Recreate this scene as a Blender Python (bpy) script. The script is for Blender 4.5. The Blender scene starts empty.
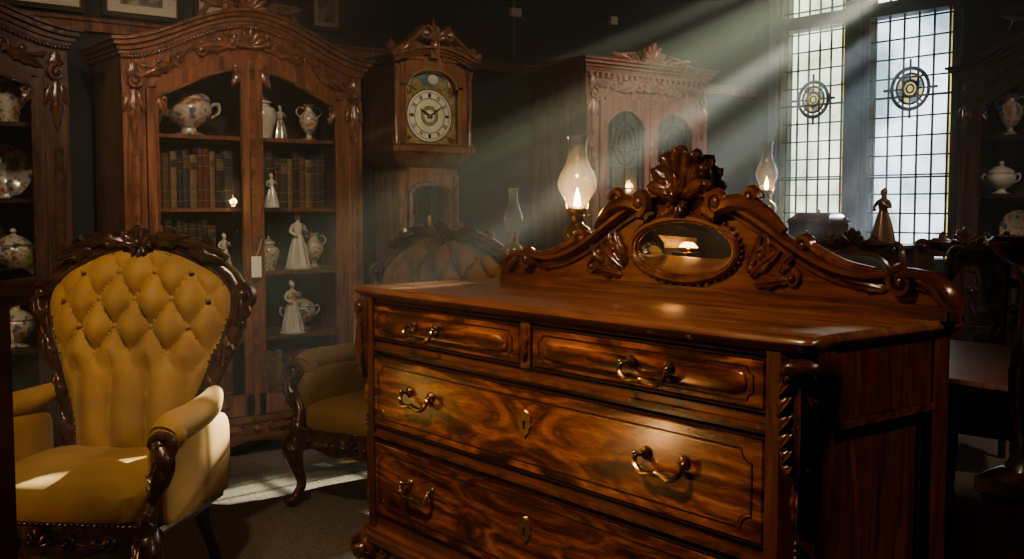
import bpy, math, random
from mathutils import Vector, Matrix
random.seed(7)
pi = math.pi
sin, cos = math.sin, math.cos

# ------------------------------------------------------------------ materials
def base_mat(name):
    m = bpy.data.materials.new(name); m.use_nodes = True
    nt = m.node_tree
    return m, nt, nt.nodes['Principled BSDF']

def ramp(nt, stops):
    r = nt.nodes.new('ShaderNodeValToRGB')
    e = r.color_ramp.elements
    while len(e) < len(stops): e.new(0.5)
    for i, (p, c) in enumerate(stops):
        e[i].position = p; e[i].color = (c[0], c[1], c[2], 1)
    return r

def wood(name, c1, c2, c3=None, rough=.33, axis='z', scale=3.0, stretch=9.0, coat=.35, bump=.12, dist=1.2, spec=.5):
    m, nt, b = base_mat(name)
    tc = nt.nodes.new('ShaderNodeTexCoord'); mp = nt.nodes.new('ShaderNodeMapping')
    s = {'x': (1, stretch, stretch), 'y': (stretch, 1, stretch), 'z': (stretch, stretch, 1)}[axis]
    mp.inputs['Scale'].default_value = s
    n = nt.nodes.new('ShaderNodeTexNoise'); n.inputs['Scale'].default_value = scale
    n.inputs['Detail'].default_value = 7; n.inputs['Distortion'].default_value = dist
    nt.links.new(tc.outputs['Object'], mp.inputs['Vector']); nt.links.new(mp.outputs['Vector'], n.inputs['Vector'])
    if c3 is None: c3 = tuple(min(1, x*1.5) for x in c2)
    r = ramp(nt, [(.3, c1), (.52, c2), (.75, c3)])
    nt.links.new(n.outputs['Fac'], r.inputs['Fac']); nt.links.new(r.outputs['Color'], b.inputs['Base Color'])
    b.inputs['Roughness'].default_value = rough
    b.inputs['Coat Weight'].default_value = coat; b.inputs['Coat Roughness'].default_value = .18
    bp = nt.nodes.new('ShaderNodeBump'); bp.inputs['Strength'].default_value = bump; bp.inputs['Distance'].default_value = .01
    nt.links.new(n.outputs['Fac'], bp.inputs['Height']); nt.links.new(bp.outputs['Normal'], b.inputs['Normal'])
    return m

def flame_veneer(name):
    # book-matched crotch mahogany: grain mirrored about the centre line and swept outwards
    m, nt, b = base_mat(name); N = nt.nodes.new; Lk = nt.links.new
    tc = N('ShaderNodeTexCoord'); sp = N('ShaderNodeSeparateXYZ'); ab = N('ShaderNodeMath'); ab.operation = 'ABSOLUTE'
    cb = N('ShaderNodeCombineXYZ'); mp = N('ShaderNodeMapping'); mp.vector_type = 'POINT'
    Lk(tc.outputs['Object'], sp.inputs[0]); Lk(sp.outputs['X'], ab.inputs[0])
    Lk(ab.outputs[0], cb.inputs['X']); Lk(sp.outputs['Y'], cb.inputs['Y']); Lk(sp.outputs['Z'], cb.inputs['Z'])
    mp.inputs['Rotation'].default_value = (0, math.radians(28), 0); mp.inputs['Scale'].default_value = (1.0, 2.0, 4.6)
    Lk(cb.outputs[0], mp.inputs['Vector'])
    n = N('ShaderNodeTexNoise'); n.inputs['Scale'].default_value = 2.3; n.inputs['Detail'].default_value = 6; n.inputs['Distortion'].default_value = 2.6
    Lk(mp.outputs[0], n.inputs['Vector'])
    r = ramp(nt, [(.34, (.032, .007, .003)), (.47, (.13, .032, .011)), (.56, (.27, .078, .022)), (.70, (.52, .185, .055))])
    Lk(n.outputs['Fac'], r.inputs['Fac'])
    n2 = N('ShaderNodeTexNoise'); n2.inputs['Scale'].default_value = 14; n2.inputs['Detail'].default_value = 8; n2.inputs['Distortion'].default_value = 1.2
    Lk(mp.outputs[0], n2.inputs['Vector'])
    r2 = ramp(nt, [(.32, (.55, .50, .46)), (.62, (1.08, 1.05, 1.0))])
    Lk(n2.outputs['Fac'], r2.inputs['Fac'])
    mx = N('ShaderNodeMix'); mx.data_type = 'RGBA'; mx.blend_type = 'MULTIPLY'; mx.inputs['Factor'].default_value = 1
    Lk(r.outputs['Color'], mx.inputs[6]); Lk(r2.outputs['Color'], mx.inputs[7]); Lk(mx.outputs[2], b.inputs['Base Color'])
    b.inputs['Roughness'].default_value = .26; b.inputs['Coat Weight'].default_value = .85; b.inputs['Coat Roughness'].default_value = .15
    return m

def plain(name, col, rough=.5, metal=0, emis=0, ecol=None, nscale=0, var=.25, bump=0, coat=0, sheen=0):
    m, nt, b = base_mat(name)
    b.inputs['Base Color'].default_value = (*col, 1)
    b.inputs['Roughness'].default_value = rough; b.inputs['Metallic'].default_value = metal
    b.inputs['Coat Weight'].default_value = coat
    if sheen:
        b.inputs['Sheen Weight'].default_value = sheen; b.inputs['Sheen Roughness'].default_value = .4
        b.inputs['Sheen Tint'].default_value = (1, .80, .48, 1)
    if emis:
        b.inputs['Emission Color'].default_value = (*(ecol or col), 1); b.inputs['Emission Strength'].default_value = emis
    if nscale:
        tc = nt.nodes.new('ShaderNodeTexCoord'); n = nt.nodes.new('ShaderNodeTexNoise')
        n.inputs['Scale'].default_value = nscale; n.inputs['Detail'].default_value = 6
        nt.links.new(tc.outputs['Object'], n.inputs['Vector'])
        r = ramp(nt, [(.3, tuple(c*(1-var) for c in col)), (.7, tuple(min(1, c*(1+var)) for c in col))])
        nt.links.new(n.outputs['Fac'], r.inputs['Fac']); nt.links.new(r.outputs['Color'], b.inputs['Base Color'])
        if bump:
            bp = nt.nodes.new('ShaderNodeBump'); bp.inputs['Strength'].default_value = bump; bp.inputs['Distance'].default_value = .01
            nt.links.new(n.outputs['Fac'], bp.inputs['Height']); nt.links.new(bp.outputs['Normal'], b.inputs['Normal'])
    return m

def painted(name, ground, a, c, scale=26):
    m, nt, b = base_mat(name)
    tc = nt.nodes.new('ShaderNodeTexCoord'); n = nt.nodes.new('ShaderNodeTexNoise'); n.inputs['Scale'].default_value = scale; n.inputs['Detail'].default_value = 2
    nt.links.new(tc.outputs['Object'], n.inputs['Vector'])
    r = ramp(nt, [(.36, a), (.43, ground), (.57, ground), (.64, c)])
    nt.links.new(n.outputs['Fac'], r.inputs['Fac']); nt.links.new(r.outputs['Color'], b.inputs['Base Color'])
    b.inputs['Roughness'].default_value = .2; b.inputs['Coat Weight'].default_value = .5
    return m

def thin_glass(name, tint=(1, 1, 1), gl=.06, rough=.02, edge=0, noise=None, milk=0):
    m = bpy.data.materials.new(name); m.use_nodes = True; nt = m.node_tree
    nt.nodes.clear()
    o = nt.nodes.new('ShaderNodeOutputMaterial'); mx = nt.nodes.new('ShaderNodeMixShader')
    t = nt.nodes.new('ShaderNodeBsdfTransparent'); g = nt.nodes.new('ShaderNodeBsdfGlossy')
    t.inputs['Color'].default_value = (*tint, 1); g.inputs['Roughness'].default_value = rough
    mx.inputs[0].default_value = gl
    if edge:
        lw = nt.nodes.new('ShaderNodeLayerWeight'); lw.inputs['Blend'].default_value = .35
        mr = nt.nodes.new('ShaderNodeMath'); mr.operation = 'MULTIPLY_ADD'; mr.inputs[1].default_value = edge; mr.inputs[2].default_value = gl
        nt.links.new(lw.outputs['Facing'], mr.inputs[0]); nt.links.new(mr.outputs[0], mx.inputs[0])
    if noise:
        tc = nt.nodes.new('ShaderNodeTexCoord'); n = nt.nodes.new('ShaderNodeTexNoise')
        n.inputs['Scale'].default_value = noise[0]; n.inputs['Detail'].default_value = 5
        nt.links.new(tc.outputs['Object'], n.inputs['Vector'])
        r = ramp(nt, [(.38, noise[1]), (.60, noise[2])])
        nt.links.new(n.outputs['Fac'], r.inputs['Fac']); nt.links.new(r.outputs['Color'], t.inputs['Color'])
    last = t
    if milk:
        d = nt.nodes.new('ShaderNodeBsdfDiffuse'); d.inputs['Color'].default_value = (.9, .92, .92, 1)
        tr = nt.nodes.new('ShaderNodeBsdfTranslucent'); tr.inputs['Color'].default_value = (.9, .92, .92, 1)
        m1 = nt.nodes.new('ShaderNodeMixShader'); m1.inputs[0].default_value = .5
        nt.links.new(d.outputs[0], m1.inputs[1]); nt.links.new(tr.outputs[0], m1.inputs[2])
        m2 = nt.nodes.new('ShaderNodeMixShader'); m2.inputs[0].default_value = milk
        nt.links.new(t.outputs[0], m2.inputs[1]); nt.links.new(m1.outputs[0], m2.inputs[2]); last = m2
    nt.links.new(last.outputs[0], mx.inputs[1]); nt.links.new(g.outputs[0], mx.inputs[2]); nt.links.new(mx.outputs[0], o.inputs['Surface'])
    return m

MAH = wood('mahogany', (.045, .012, .005), (.15, .042, .016), (.27, .085, .032), axis='x', rough=.28, coat=.55)
MAHV = wood('mahogany_upright', (.045, .013, .006), (.13, .039, .016), (.22, .070, .029), axis='z', rough=.34, coat=.35)
MAHTOP = wood('mahogany_top', (.10, .034, .017), (.21, .080, .038), (.33, .14, .07), axis='x', rough=.32, coat=.4, scale=2.5)
FLAME = flame_veneer('flame_veneer')
CARVE = wood('carved_mahogany', (.038, .011, .005), (.13, .038, .015), (.23, .075, .029), axis='x', rough=.31, coat=.45, scale=14, stretch=1.5, bump=.4)
BCW = wood('cabinet_walnut', (.062, .022, .011), (.175, .066, .031), (.28, .12, .058), axis='z', rough=.34, coat=.35)
BCC = wood('carved_walnut', (.050, .018, .009), (.16, .060, .028), (.27, .11, .052), axis='x', rough=.32, coat=.45, scale=16, stretch=1.4, bump=.4)
DARKW = wood('dark_oak', (.016, .008, .005), (.052, .023, .014), (.10, .043, .025), axis='z', rough=.36, coat=.3)
DARKC = wood('carved_dark_oak', (.018, .008, .005), (.060, .024, .014), (.12, .048, .026), axis='x', rough=.30, coat=.5, scale=14, stretch=1.4, bump=.4)
PALEW = wood('faded_mahogany', (.11, .048, .032), (.20, .092, .062), (.29, .145, .10), axis='z', rough=.42, coat=.2)
PALEC = wood('carved_faded_mahogany', (.11, .048, .032), (.22, .10, .070), (.33, .17, .12), axis='x', rough=.42, coat=.2, scale=16, stretch=1.4, bump=.4)
INLAY = plain('inlay_line', (.022, .008, .003), .4)
BRASS = plain('polished_brass', (.72, .50, .22), .24, 1, nscale=30, var=.25)
BRONZE = plain('aged_brass_handle', (.50, .33, .17), .26, 1, nscale=30, var=.3)
KEYH = plain('keyhole_black', (.004, .003, .003), .6)
VELVET = plain('gold_velvet', (.37, .215, .070), .75, nscale=5, var=.25, sheen=.28)
VELVET2 = plain('olive_velvet', (.23, .145, .06), .75, nscale=5, var=.2, sheen=.25)
VELVET3 = plain('dark_green_velvet', (.05, .055, .04), .8, nscale=5, var=.2, sheen=.2)
PORC = plain('porcelain', (.56, .51, .45), .2, coat=.5, nscale=12, var=.15)
PORCB = painted('painted_porcelain', (.50, .43, .34), (.10, .12, .20), (.42, .14, .06))
PORCC = painted('imari_porcelain', (.46, .40, .32), (.30, .09, .05), (.08, .10, .16), 34)
STAT = plain('bronze_statuette_patina', (.20, .11, .06), .35, .5, nscale=20, var=.3)
MIRROR = plain('mirror_silver', (.95, .93, .90), .03, 1)
SILV = plain('silvered_dial', (.72, .67, .54), .4, .1, nscale=20, var=.12)
DIALB = plain('dial_brass', (.66, .48, .24), .3, .7, nscale=40, var=.4)
MOON = plain('moon_arch_paint', (.13, .20, .19), .4, nscale=10, var=.6)
BLACK = plain('black_enamel', (.006, .006, .006), .4)
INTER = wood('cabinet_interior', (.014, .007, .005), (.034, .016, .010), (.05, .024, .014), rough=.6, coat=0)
WALL = plain('charcoal_plaster', (.015, .0195, .022), .8, nscale=3, var=.25, bump=.15)
WALLD = plain('dark_plaster', (.03, .028, .026), .85, nscale=3, var=.25)
CEIL = plain('ceiling_plaster', (.06, .055, .05), .9, nscale=3, var=.2)
STONE = plain('window_stone', (.085, .098, .105), .8, nscale=14, var=.3, bump=.3)
LEAD = plain('lead_came', (.012, .013, .014), .5, .5)
CARPET = plain('carpet_pile', (.12, .10, .082), .95, nscale=60, var=.45, bump=.5)
PAPER = plain('paper_tag', (.7, .66, .58), .8)
MATB = plain('picture_mount', (.62, .56, .45), .8)
PRINT = plain('engraving_print', (.30, .27, .21), .8, nscale=14, var=.9)
CREAM = plain('mirror_cream_canvas', (.62, .55, .42), .7, nscale=3, var=.5)  # pale canvas added so the crest mirror picks up a cream tone
FRAMEB = plain('picture_frame_black', (.03, .02, .015), .4, coat=.3)
GILT = plain('gilt_edge', (.45, .28, .09), .4, .8)
GLASS = thin_glass('cabinet_glass', (.95, .97, .96), .07, .02)
GLASSR = thin_glass('armoire_glass', (.50, .57, .58), .28, .08, milk=.07)
LGLASS = thin_glass('lamp_glass', (.96, .97, .97), .05, .06, edge=.75, milk=.06)
PANEY = thin_glass('leaded_pane_yellow', (1, 1, 1), .03, .1, noise=(2.6, (.42, .45, .28), (1.0, .96, .74)))
PANEB = thin_glass('leaded_pane_blue', (1, 1, 1), .03, .1, noise=(2.2, (.27, .34, .36), (.90, .95, 1.0)))
PANEA = thin_glass('stained_amber', (.55, .38, .13), .04, .1)
PANEG = thin_glass('stained_blue', (.10, .14, .14), .04, .1)
PANEO = thin_glass('stained_olive', (.62, .45, .12), .04, .1)
FLAMEE = plain('lamp_flame', (1, .6, .2), .5, emis=60, ecol=(1, .5, .14))
OILG = plain('lamp_oil_font', (.60, .40, .16), .2, .85, nscale=20, var=.3)
SHADE = plain('mirror_glow_shade', (.8, .5, .2), .8, emis=9, ecol=(1, .50, .17))  # glowing shade of the lamp added for the mirror
BOOKS = [plain('book_%s' % n, c, .5, nscale=30, var=.3) for n, c in
         [('oxblood', (.10, .026, .017)), ('brown', (.11, .058, .032)), ('green', (.04, .05, .035)), ('navy', (.028, .035, .045)), ('tan', (.17, .11, .06)), ('black', (.024, .02, .018))]]

# ------------------------------------------------------------------ mesh builder
def cat(pts, n=6, closed=False):
    P = [tuple(p) for p in pts]; out = []
    N = len(P); rng = N if closed else N-1
    for i in range(rng):
        if closed: a, b, c, d = P[(i-1) % N], P[i], P[(i+1) % N], P[(i+2) % N]
        else: a, b, c, d = P[max(i-1, 0)], P[i], P[i+1], P[min(i+2, N-1)]
        for k in range(n):
            t = k/n
            out.append(tuple(.5*((2*b[j])+(-a[j]+c[j])*t+(2*a[j]-5*b[j]+4*c[j]-d[j])*t*t+(-a[j]+3*b[j]-3*c[j]+d[j])*t**3) for j in range(len(b))))
    if not closed: out.append(P[-1])
    return out

class B:
    def __init__(s, name):
        s.name = name; s.v = []; s.f = []; s.fm = []; s.mats = []; s.M = Matrix.Identity(4)
    def mi(s, m):
        if m not in s.mats: s.mats.append(m)
        return s.mats.index(m)
    def add(s, vs, fs, m):
        o = len(s.v); k = s.mi(m)
        for p in vs: s.v.append(tuple(s.M @ Vector(p)))
        for f in fs: s.f.append([i+o for i in f]); s.fm.append(k)
    def box(s, x0, x1, y0, y1, z0, z1, m):
        s.add([(x0, y0, z0), (x1, y0, z0), (x1, y1, z0), (x0, y1, z0), (x0, y0, z1), (x1, y0, z1), (x1, y1, z1), (x0, y1, z1)],
              [(0, 3, 2, 1), (4, 5, 6, 7), (0, 1, 5, 4), (1, 2, 6, 5), (2, 3, 7, 6), (3, 0, 4, 7)], m)
    def prism(s, poly, y0, y1, m):
        n = len(poly)
        s.add([(x, y0, z) for x, z in poly]+[(x, y1, z) for x, z in poly],
              [list(range(n)), list(range(2*n-1, n-1, -1))]+[(i, i+n, (i+1) % n+n, (i+1) % n) for i in range(n)], m)
    def band(s, xs, zlo, zhi, y0, y1, m):
        v = []; f = []
        for i, x in enumerate(xs):
            v += [(x, y0, zlo[i]), (x, y0, zhi[i]), (x, y1, zhi[i]), (x, y1, zlo[i])]
        for i in range(len(xs)-1):
            a = i*4; b = a+4
            f += [(a, b, b+1, a+1), (a+1, b+1, b+2, a+2), (a+2, b+2, b+3, a+3), (a+3, b+3, b, a)]
        f += [(0, 1, 2, 3), tuple(len(v)-4+k for k in (3, 2, 1, 0))]
        s.add(v, f, m)
    def loft(s, polys, m):
        n = len(polys[0][0]); v = []; f = []
        for p, z in polys: v += [(x, y, z) for x, y in p]
        for k in range(len(polys)-1):
            for i in range(n):
                j = (i+1) % n; f.append((k*n+i, k*n+j, k*n+n+j, k*n+n+i))
        f.append(list(range(n-1, -1, -1))); f.append([len(v)-n+i for i in range(n)])
        s.add(v, f, m)
    def lathe(s, prof, c, m, seg=20, fold=None, axis='z', cap=True):
        v = []; f = []
        for k, (r, z) in enumerate(prof):
            for i in range(seg):
                a = 2*pi*i/seg; rr = r*(1+(fold[0]*cos(fold[1]*a) if fold else 0))
                if axis == 'z': v.append((c[0]+rr*cos(a), c[1]+rr*sin(a), c[2]+z))
                elif axis == 'y': v.append((c[0]+rr*cos(a), c[1]+z, c[2]-rr*sin(a)))
                else: v.append((c[0]+z, c[1]+rr*cos(a), c[2]+rr*sin(a)))
        for k in range(len(prof)-1):
            for i in range(seg):
                j = (i+1) % seg; f.append((k*seg+i, k*seg+j, k*seg+seg+j, k*seg+seg+i))
        if cap:
            if prof[0][0] > 1e-5: f.append(list(range(seg-1, -1, -1)))
            if prof[-1][0] > 1e-5: f.append([len(v)-seg+i for i in range(seg)])
        s.add(v, f, m)
    def sweep(s, pts, rad=None, m=None, seg=8, closed=False, ref=(0, 1, 0), flat=1.0):
        P = [Vector(p[:3]) for p in pts]; R = [p[3] if len(p) > 3 else rad for p in pts]
        ref = Vector(ref); N = len(P); v = []; f = []; last = None
        for i in range(N):
            if closed: t = P[(i+1) % N]-P[i-1]
            else: t = P[min(i+1, N-1)]-P[max(i-1, 0)]
            if t.length < 1e-9: t = Vector((0, 0, 1))
            t.normalize(); n = ref-t*ref.dot(t)
            if n.length < .15:
                n = last-t*last.dot(t) if last else Vector((1, 0, 0))-t*t.x
            n.normalize(); last = n; b = t.cross(n)
            for k in range(seg):
                a = 2*pi*k/seg+pi/seg; v.append(P[i]+n*(R[i]*flat*cos(a))+b*(R[i]*sin(a)))
        for i in range(N if closed else N-1):
            for k in range(seg):
                l = (k+1) % seg; j = (i+1) % N
                f.append((i*seg+k, i*seg+l, j*seg+l, j*seg+k))
        if not closed:
            f.append(list(range(seg-1, -1, -1))); f.append([(N-1)*seg+k for k in range(seg)])
        s.add(v, f, m)
    def cs(s, pts, m, n=6, seg=8, **k):
        s.sweep(cat(pts, n, k.get('closed', False)), None, m, seg, **k)
    def sell(s, c, r, m, e1=1.0, e2=1.0, nu=20, nv=12):
        v = []; f = []
        p = lambda x, e: math.copysign(abs(x)**e, x)
        for j in range(nv+1):
            ph = -pi/2+pi*j/nv
            for i in range(nu):
                a = 2*pi*i/nu
                v.append((c[0]+r[0]*p(cos(ph), e1)*p(cos(a), e2), c[1]+r[1]*p(cos(ph), e1)*p(sin(a), e2), c[2]+r[2]*p(sin(ph), e1)))
        for j in range(nv):
            for i in range(nu):
                k = (i+1) % nu; f.append((j*nu+i, j*nu+k, j*nu+nu+k, j*nu+nu+i))
        s.add(v, f, m)
    def bead(s, c, r, m): s.sell(c, (r, r, r) if not isinstance(r, tuple) else r, m, nu=8, nv=5)
    def patch(s, fn, nu, nv, m, flip=False):
        v = [fn(i/nu, j/nv) for j in range(nv+1) for i in range(nu+1)]; f = []
        for j in range(nv):
            for i in range(nu):
                a = j*(nu+1)+i; q = (a, a+1, a+nu+2, a+nu+1); f.append(q[::-1] if flip else q)
        s.add(v, f, m)
    def leaf(s, x, z, y, ang, L, W, m, h=.012, curl=.0, lobes=4, shell=False):
        dx, dz = cos(ang), sin(ang)
        def fn(u, w):
            t = u; ww = 2*w-1
            if shell: hw = W*(.30+.70*t**.8)*max(0, 1-t**7)**.5
            else: hw = W*(sin(pi*min(1, t**.75*.97+.03)))**.8*(1+.22*sin(t*2*pi*lobes))
            rid = (1-abs(ww))**.7*.6+.4*abs(cos(ww*2.5*pi))*(1-ww*ww)
            if shell: rid = max(0, 1-ww*ww)**.5
            hh = h*(.25+rid)*sin(pi*min(.97, t*(.6 if shell else .9)+.08))+curl*t**3
            if abs(ww) > .99: hh = -.002+curl*t**3*.8
            return (x+dx*L*t-dz*hw*ww, y-hh, z+dz*L*t+dx*hw*ww)
        s.patch(fn, 12, 8, m)
    def scroll(s, x, z, y, r0, turns, a0, d, w, m, flat=1.0, n=26, ball=True):
        pts = []
        for i in range(n+1):
            t = i/n; a = a0+d*2*pi*turns*t; r = r0*(1-t)**.8*.88+r0*.12
            pts.append((x+r*cos(a), y, z+r*sin(a), w*(1-.55*t)))
        s.sweep(pts, None, m, 6, flat=flat)
        if ball: s.bead((x, y-w*.3, z), w*1.3, m)
    def fan(s, x, z, y, R, n, a0, a1, m, W=.02, h=.012, curl=.01, shell=True, drop=.25):
        for i in range(n):
            a = a0+(a1-a0)*i/(n-1); k = 1-drop*abs(2*i/(n-1)-1)
            s.leaf(x, z, y-.002*(i % 2), a, R*k, W, m, h, curl, lobes=2, shell=shell)
    def done(s, loc=(0, 0, 0), rz=0, bevel=0, sharp=38, parent=None):
        me = bpy.data.meshes.new(s.name); me.from_pydata(s.v, [], s.f)
        for m in s.mats: me.materials.append(m)
        me.polygons.foreach_set('material_index', s.fm)
        me.polygons.foreach_set('use_smooth', [True]*len(me.polygons))
        me.update(); me.set_sharp_from_angle(angle=math.radians(sharp))
        o = bpy.data.objects.new(s.name, me); bpy.context.scene.collection.objects.link(o)
        o.location = loc; o.rotation_euler = (0, 0, math.radians(rz))
        if parent: o.parent = parent
        return o

def rrect(x0, x1, y0, y1, r, off=0, n=5):
    x0 -= off; x1 += off; y0 -= off; y1 += off; p = []
    for cx, cy, a in ((x1-r, y1-r, 0), (x0+r, y1-r, 90), (x0+r, y0+r, 180), (x1-r, y0+r, 270)):
        for i in range(n+1):
            t = math.radians(a+90*i/n); p.append((cx+r*cos(t), cy+r*sin(t)))
    return p

# ------------------------------------------------------------------ room shell
XR, YB, XL, YF, H = 6.37, 5.2, -2.0, -1.6, 3.2
def simple(name, x0, x1, y0, y1, z0, z1, m):
    b = B(name); b.box(x0, x1, y0, y1, z0, z1, m); return b.done()
simple('floor', XL-.2, XR+.25, YF-.2, YB+.2, -.1, 0, CARPET)
simple('ceiling', XL-.2, XR+.25, YF-.2, YB+.2, H, H+.1, CEIL)
simple('wall_back', XL-.2, XR+.25, YB, YB+.2, 0, H, WALL)
simple('wall_left', XL-.2, XL, YF, YB, 0, H, WALLD)
simple('wall_front', XL-.2, XR+.25, YF-.2, YF, 0, H, WALLD)
WY0, WY1, WZ0, WZ1 = 3.55, 5.04, .82, 3.08
b = B('wall_window')
b.box(XR, XR+.25, YF, WY0, 0, H, WALL); b.box(XR, XR+.25, WY1, YB, 0, H, WALL)
b.box(XR, XR+.25, WY0, WY1, 0, WZ0, WALL); b.box(XR, XR+.25, WY0, WY1, WZ1, H, WALL)
b.done()
b = B('baseboard_back'); b.box(XL, XR, YB-.02, YB, 0, .14, DARKW); b.done()
b = B('trim_picture_rail'); b.box(XL, XR, YB-.035, YB, 2.03, 2.075, BCW); b.box(XL, XR, YB-.05, YB, 2.075, 2.09, BCW); b.done()

# window
b = B('window_1')
gx = XR+.05
ZT0, ZT1 = 2.49, 2.58
def lights(y0, y1, z0, z1, pane, rows, cols, roundel=None):
    bd = .035
    fr = .022
    b.box(XR+.02, XR+.10, y0-fr, y0, z0, z1, STONE); b.box(XR+.02, XR+.10, y1, y1+fr, z0, z1, STONE)
    b.add([(gx, y0, z0), (gx, y1, z0), (gx, y1, z1), (gx, y0, z1)], [(0, 1, 2, 3)], pane)
    cm = .005
    for i in range(cols+1):
        y = y0+bd+(y1-y0-2*bd)*i/cols
        b.box(gx-.006, gx+.006, y-cm, y+cm, z0, z1, LEAD)
    for j in range(rows+1):
        z = z0+bd+(z1-z0-2*bd)*j/rows
        b.box(gx-.006, gx+.006, y0, y1, z-cm, z+cm, LEAD)
    for a, c, e, g in ((y0, y0+bd, z0, z1), (y1-bd, y1, z0, z1)):
        b.add([(gx-.002, a, e), (gx-.002, c, e), (gx-.002, c, g), (gx-.002, a, g)], [(0, 1, 2, 3)], PANEO)
    for z in (z0+(z1-z0)*.33, z0+(z1-z0)*.66):
        if z1-z0 > 1: b.box(gx-.03, gx-.016, y0, y1, z-.006, z+.006, LEAD)
    if roundel:
        cy, cz, R = roundel
        for r, w in ((R, .013), (R*.74, .008), (R*.40, .010), (R*.2, .006)):
            b.sweep([(gx-.006, cy+r*cos(a*2*pi/28), cz+r*sin(a*2*pi/28)) for a in range(28)], w, LEAD, 6, closed=True, ref=(1, 0, 0))
        for k in range(8):
            a = k*pi/4
            b.sweep([(gx-.006, cy+R*.4*cos(a), cz+R*.4*sin(a)), (gx-.006, cy+R*cos(a), cz+R*sin(a))], .006, LEAD, 6, ref=(1, 0, 0))
            p = [(gx-.003, cy+R*q*cos(a+t), cz+R*q*sin(a+t)) for q, t in ((.42, 0), (.72, .1), (.72, pi/4-.1), (.42, pi/4))]
            b.add(p, [(0, 1, 2, 3)], PANEG if k % 2 else PANEA)
        b.add([(gx-.003, cy+R*.38*cos(t*pi/8), cz+R*.38*sin(t*pi/8)) for t in range(16)], [list(range(16))], PANEA)
        for k in range(4):
            a = k*pi/2
            b.sweep([(gx-.006, cy+R*cos(a), cz+R*sin(a)), (gx-.006, cy+R*1.45*cos(a), cz+R*1.45*sin(a))], .009, LEAD, 6, ref=(1, 0, 0))
L1 = (4.43, 4.97); L2 = (3.63, 4.24)
lights(*L1, WZ0+.05, ZT0, PANEY, 12, 5, (4.70, 1.98, .125))
lights(*L2, WZ0+.05, ZT0, PANEB, 12, 5, (3.935, 1.99, .135))
lights(*L1, ZT1, 3.04, PANEY, 3, 5); lights(*L2, ZT1, 3.04, PANEY, 3, 5)
b.box(XR+.01, XR+.16, L2[1]+.022, L1[0]-.022, WZ0, WZ1, STONE)
b.box(XR-.01, XR+.012, L2[1]+.05, L1[0]-.05, WZ0, WZ1, STONE)
b.box(XR+.01, XR+.16, WY0, WY1, ZT0, ZT1, STONE)
b.box(XR-.10, XR+.16, WY0-.06, WY1+.04, WZ0-.03, WZ0+.05, STONE)
b.box(XR-.01, XR+.16, WY0, L2[0]-.022, WZ0+.05, WZ1, STONE); b.box(XR-.01, XR+.16, L1[1]+.022, WY1+.02, WZ0+.05, WZ1, STONE)
b.box(XR-.01, XR+.16, WY0, WY1, 3.04, WZ1, STONE)
b.done()

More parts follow.
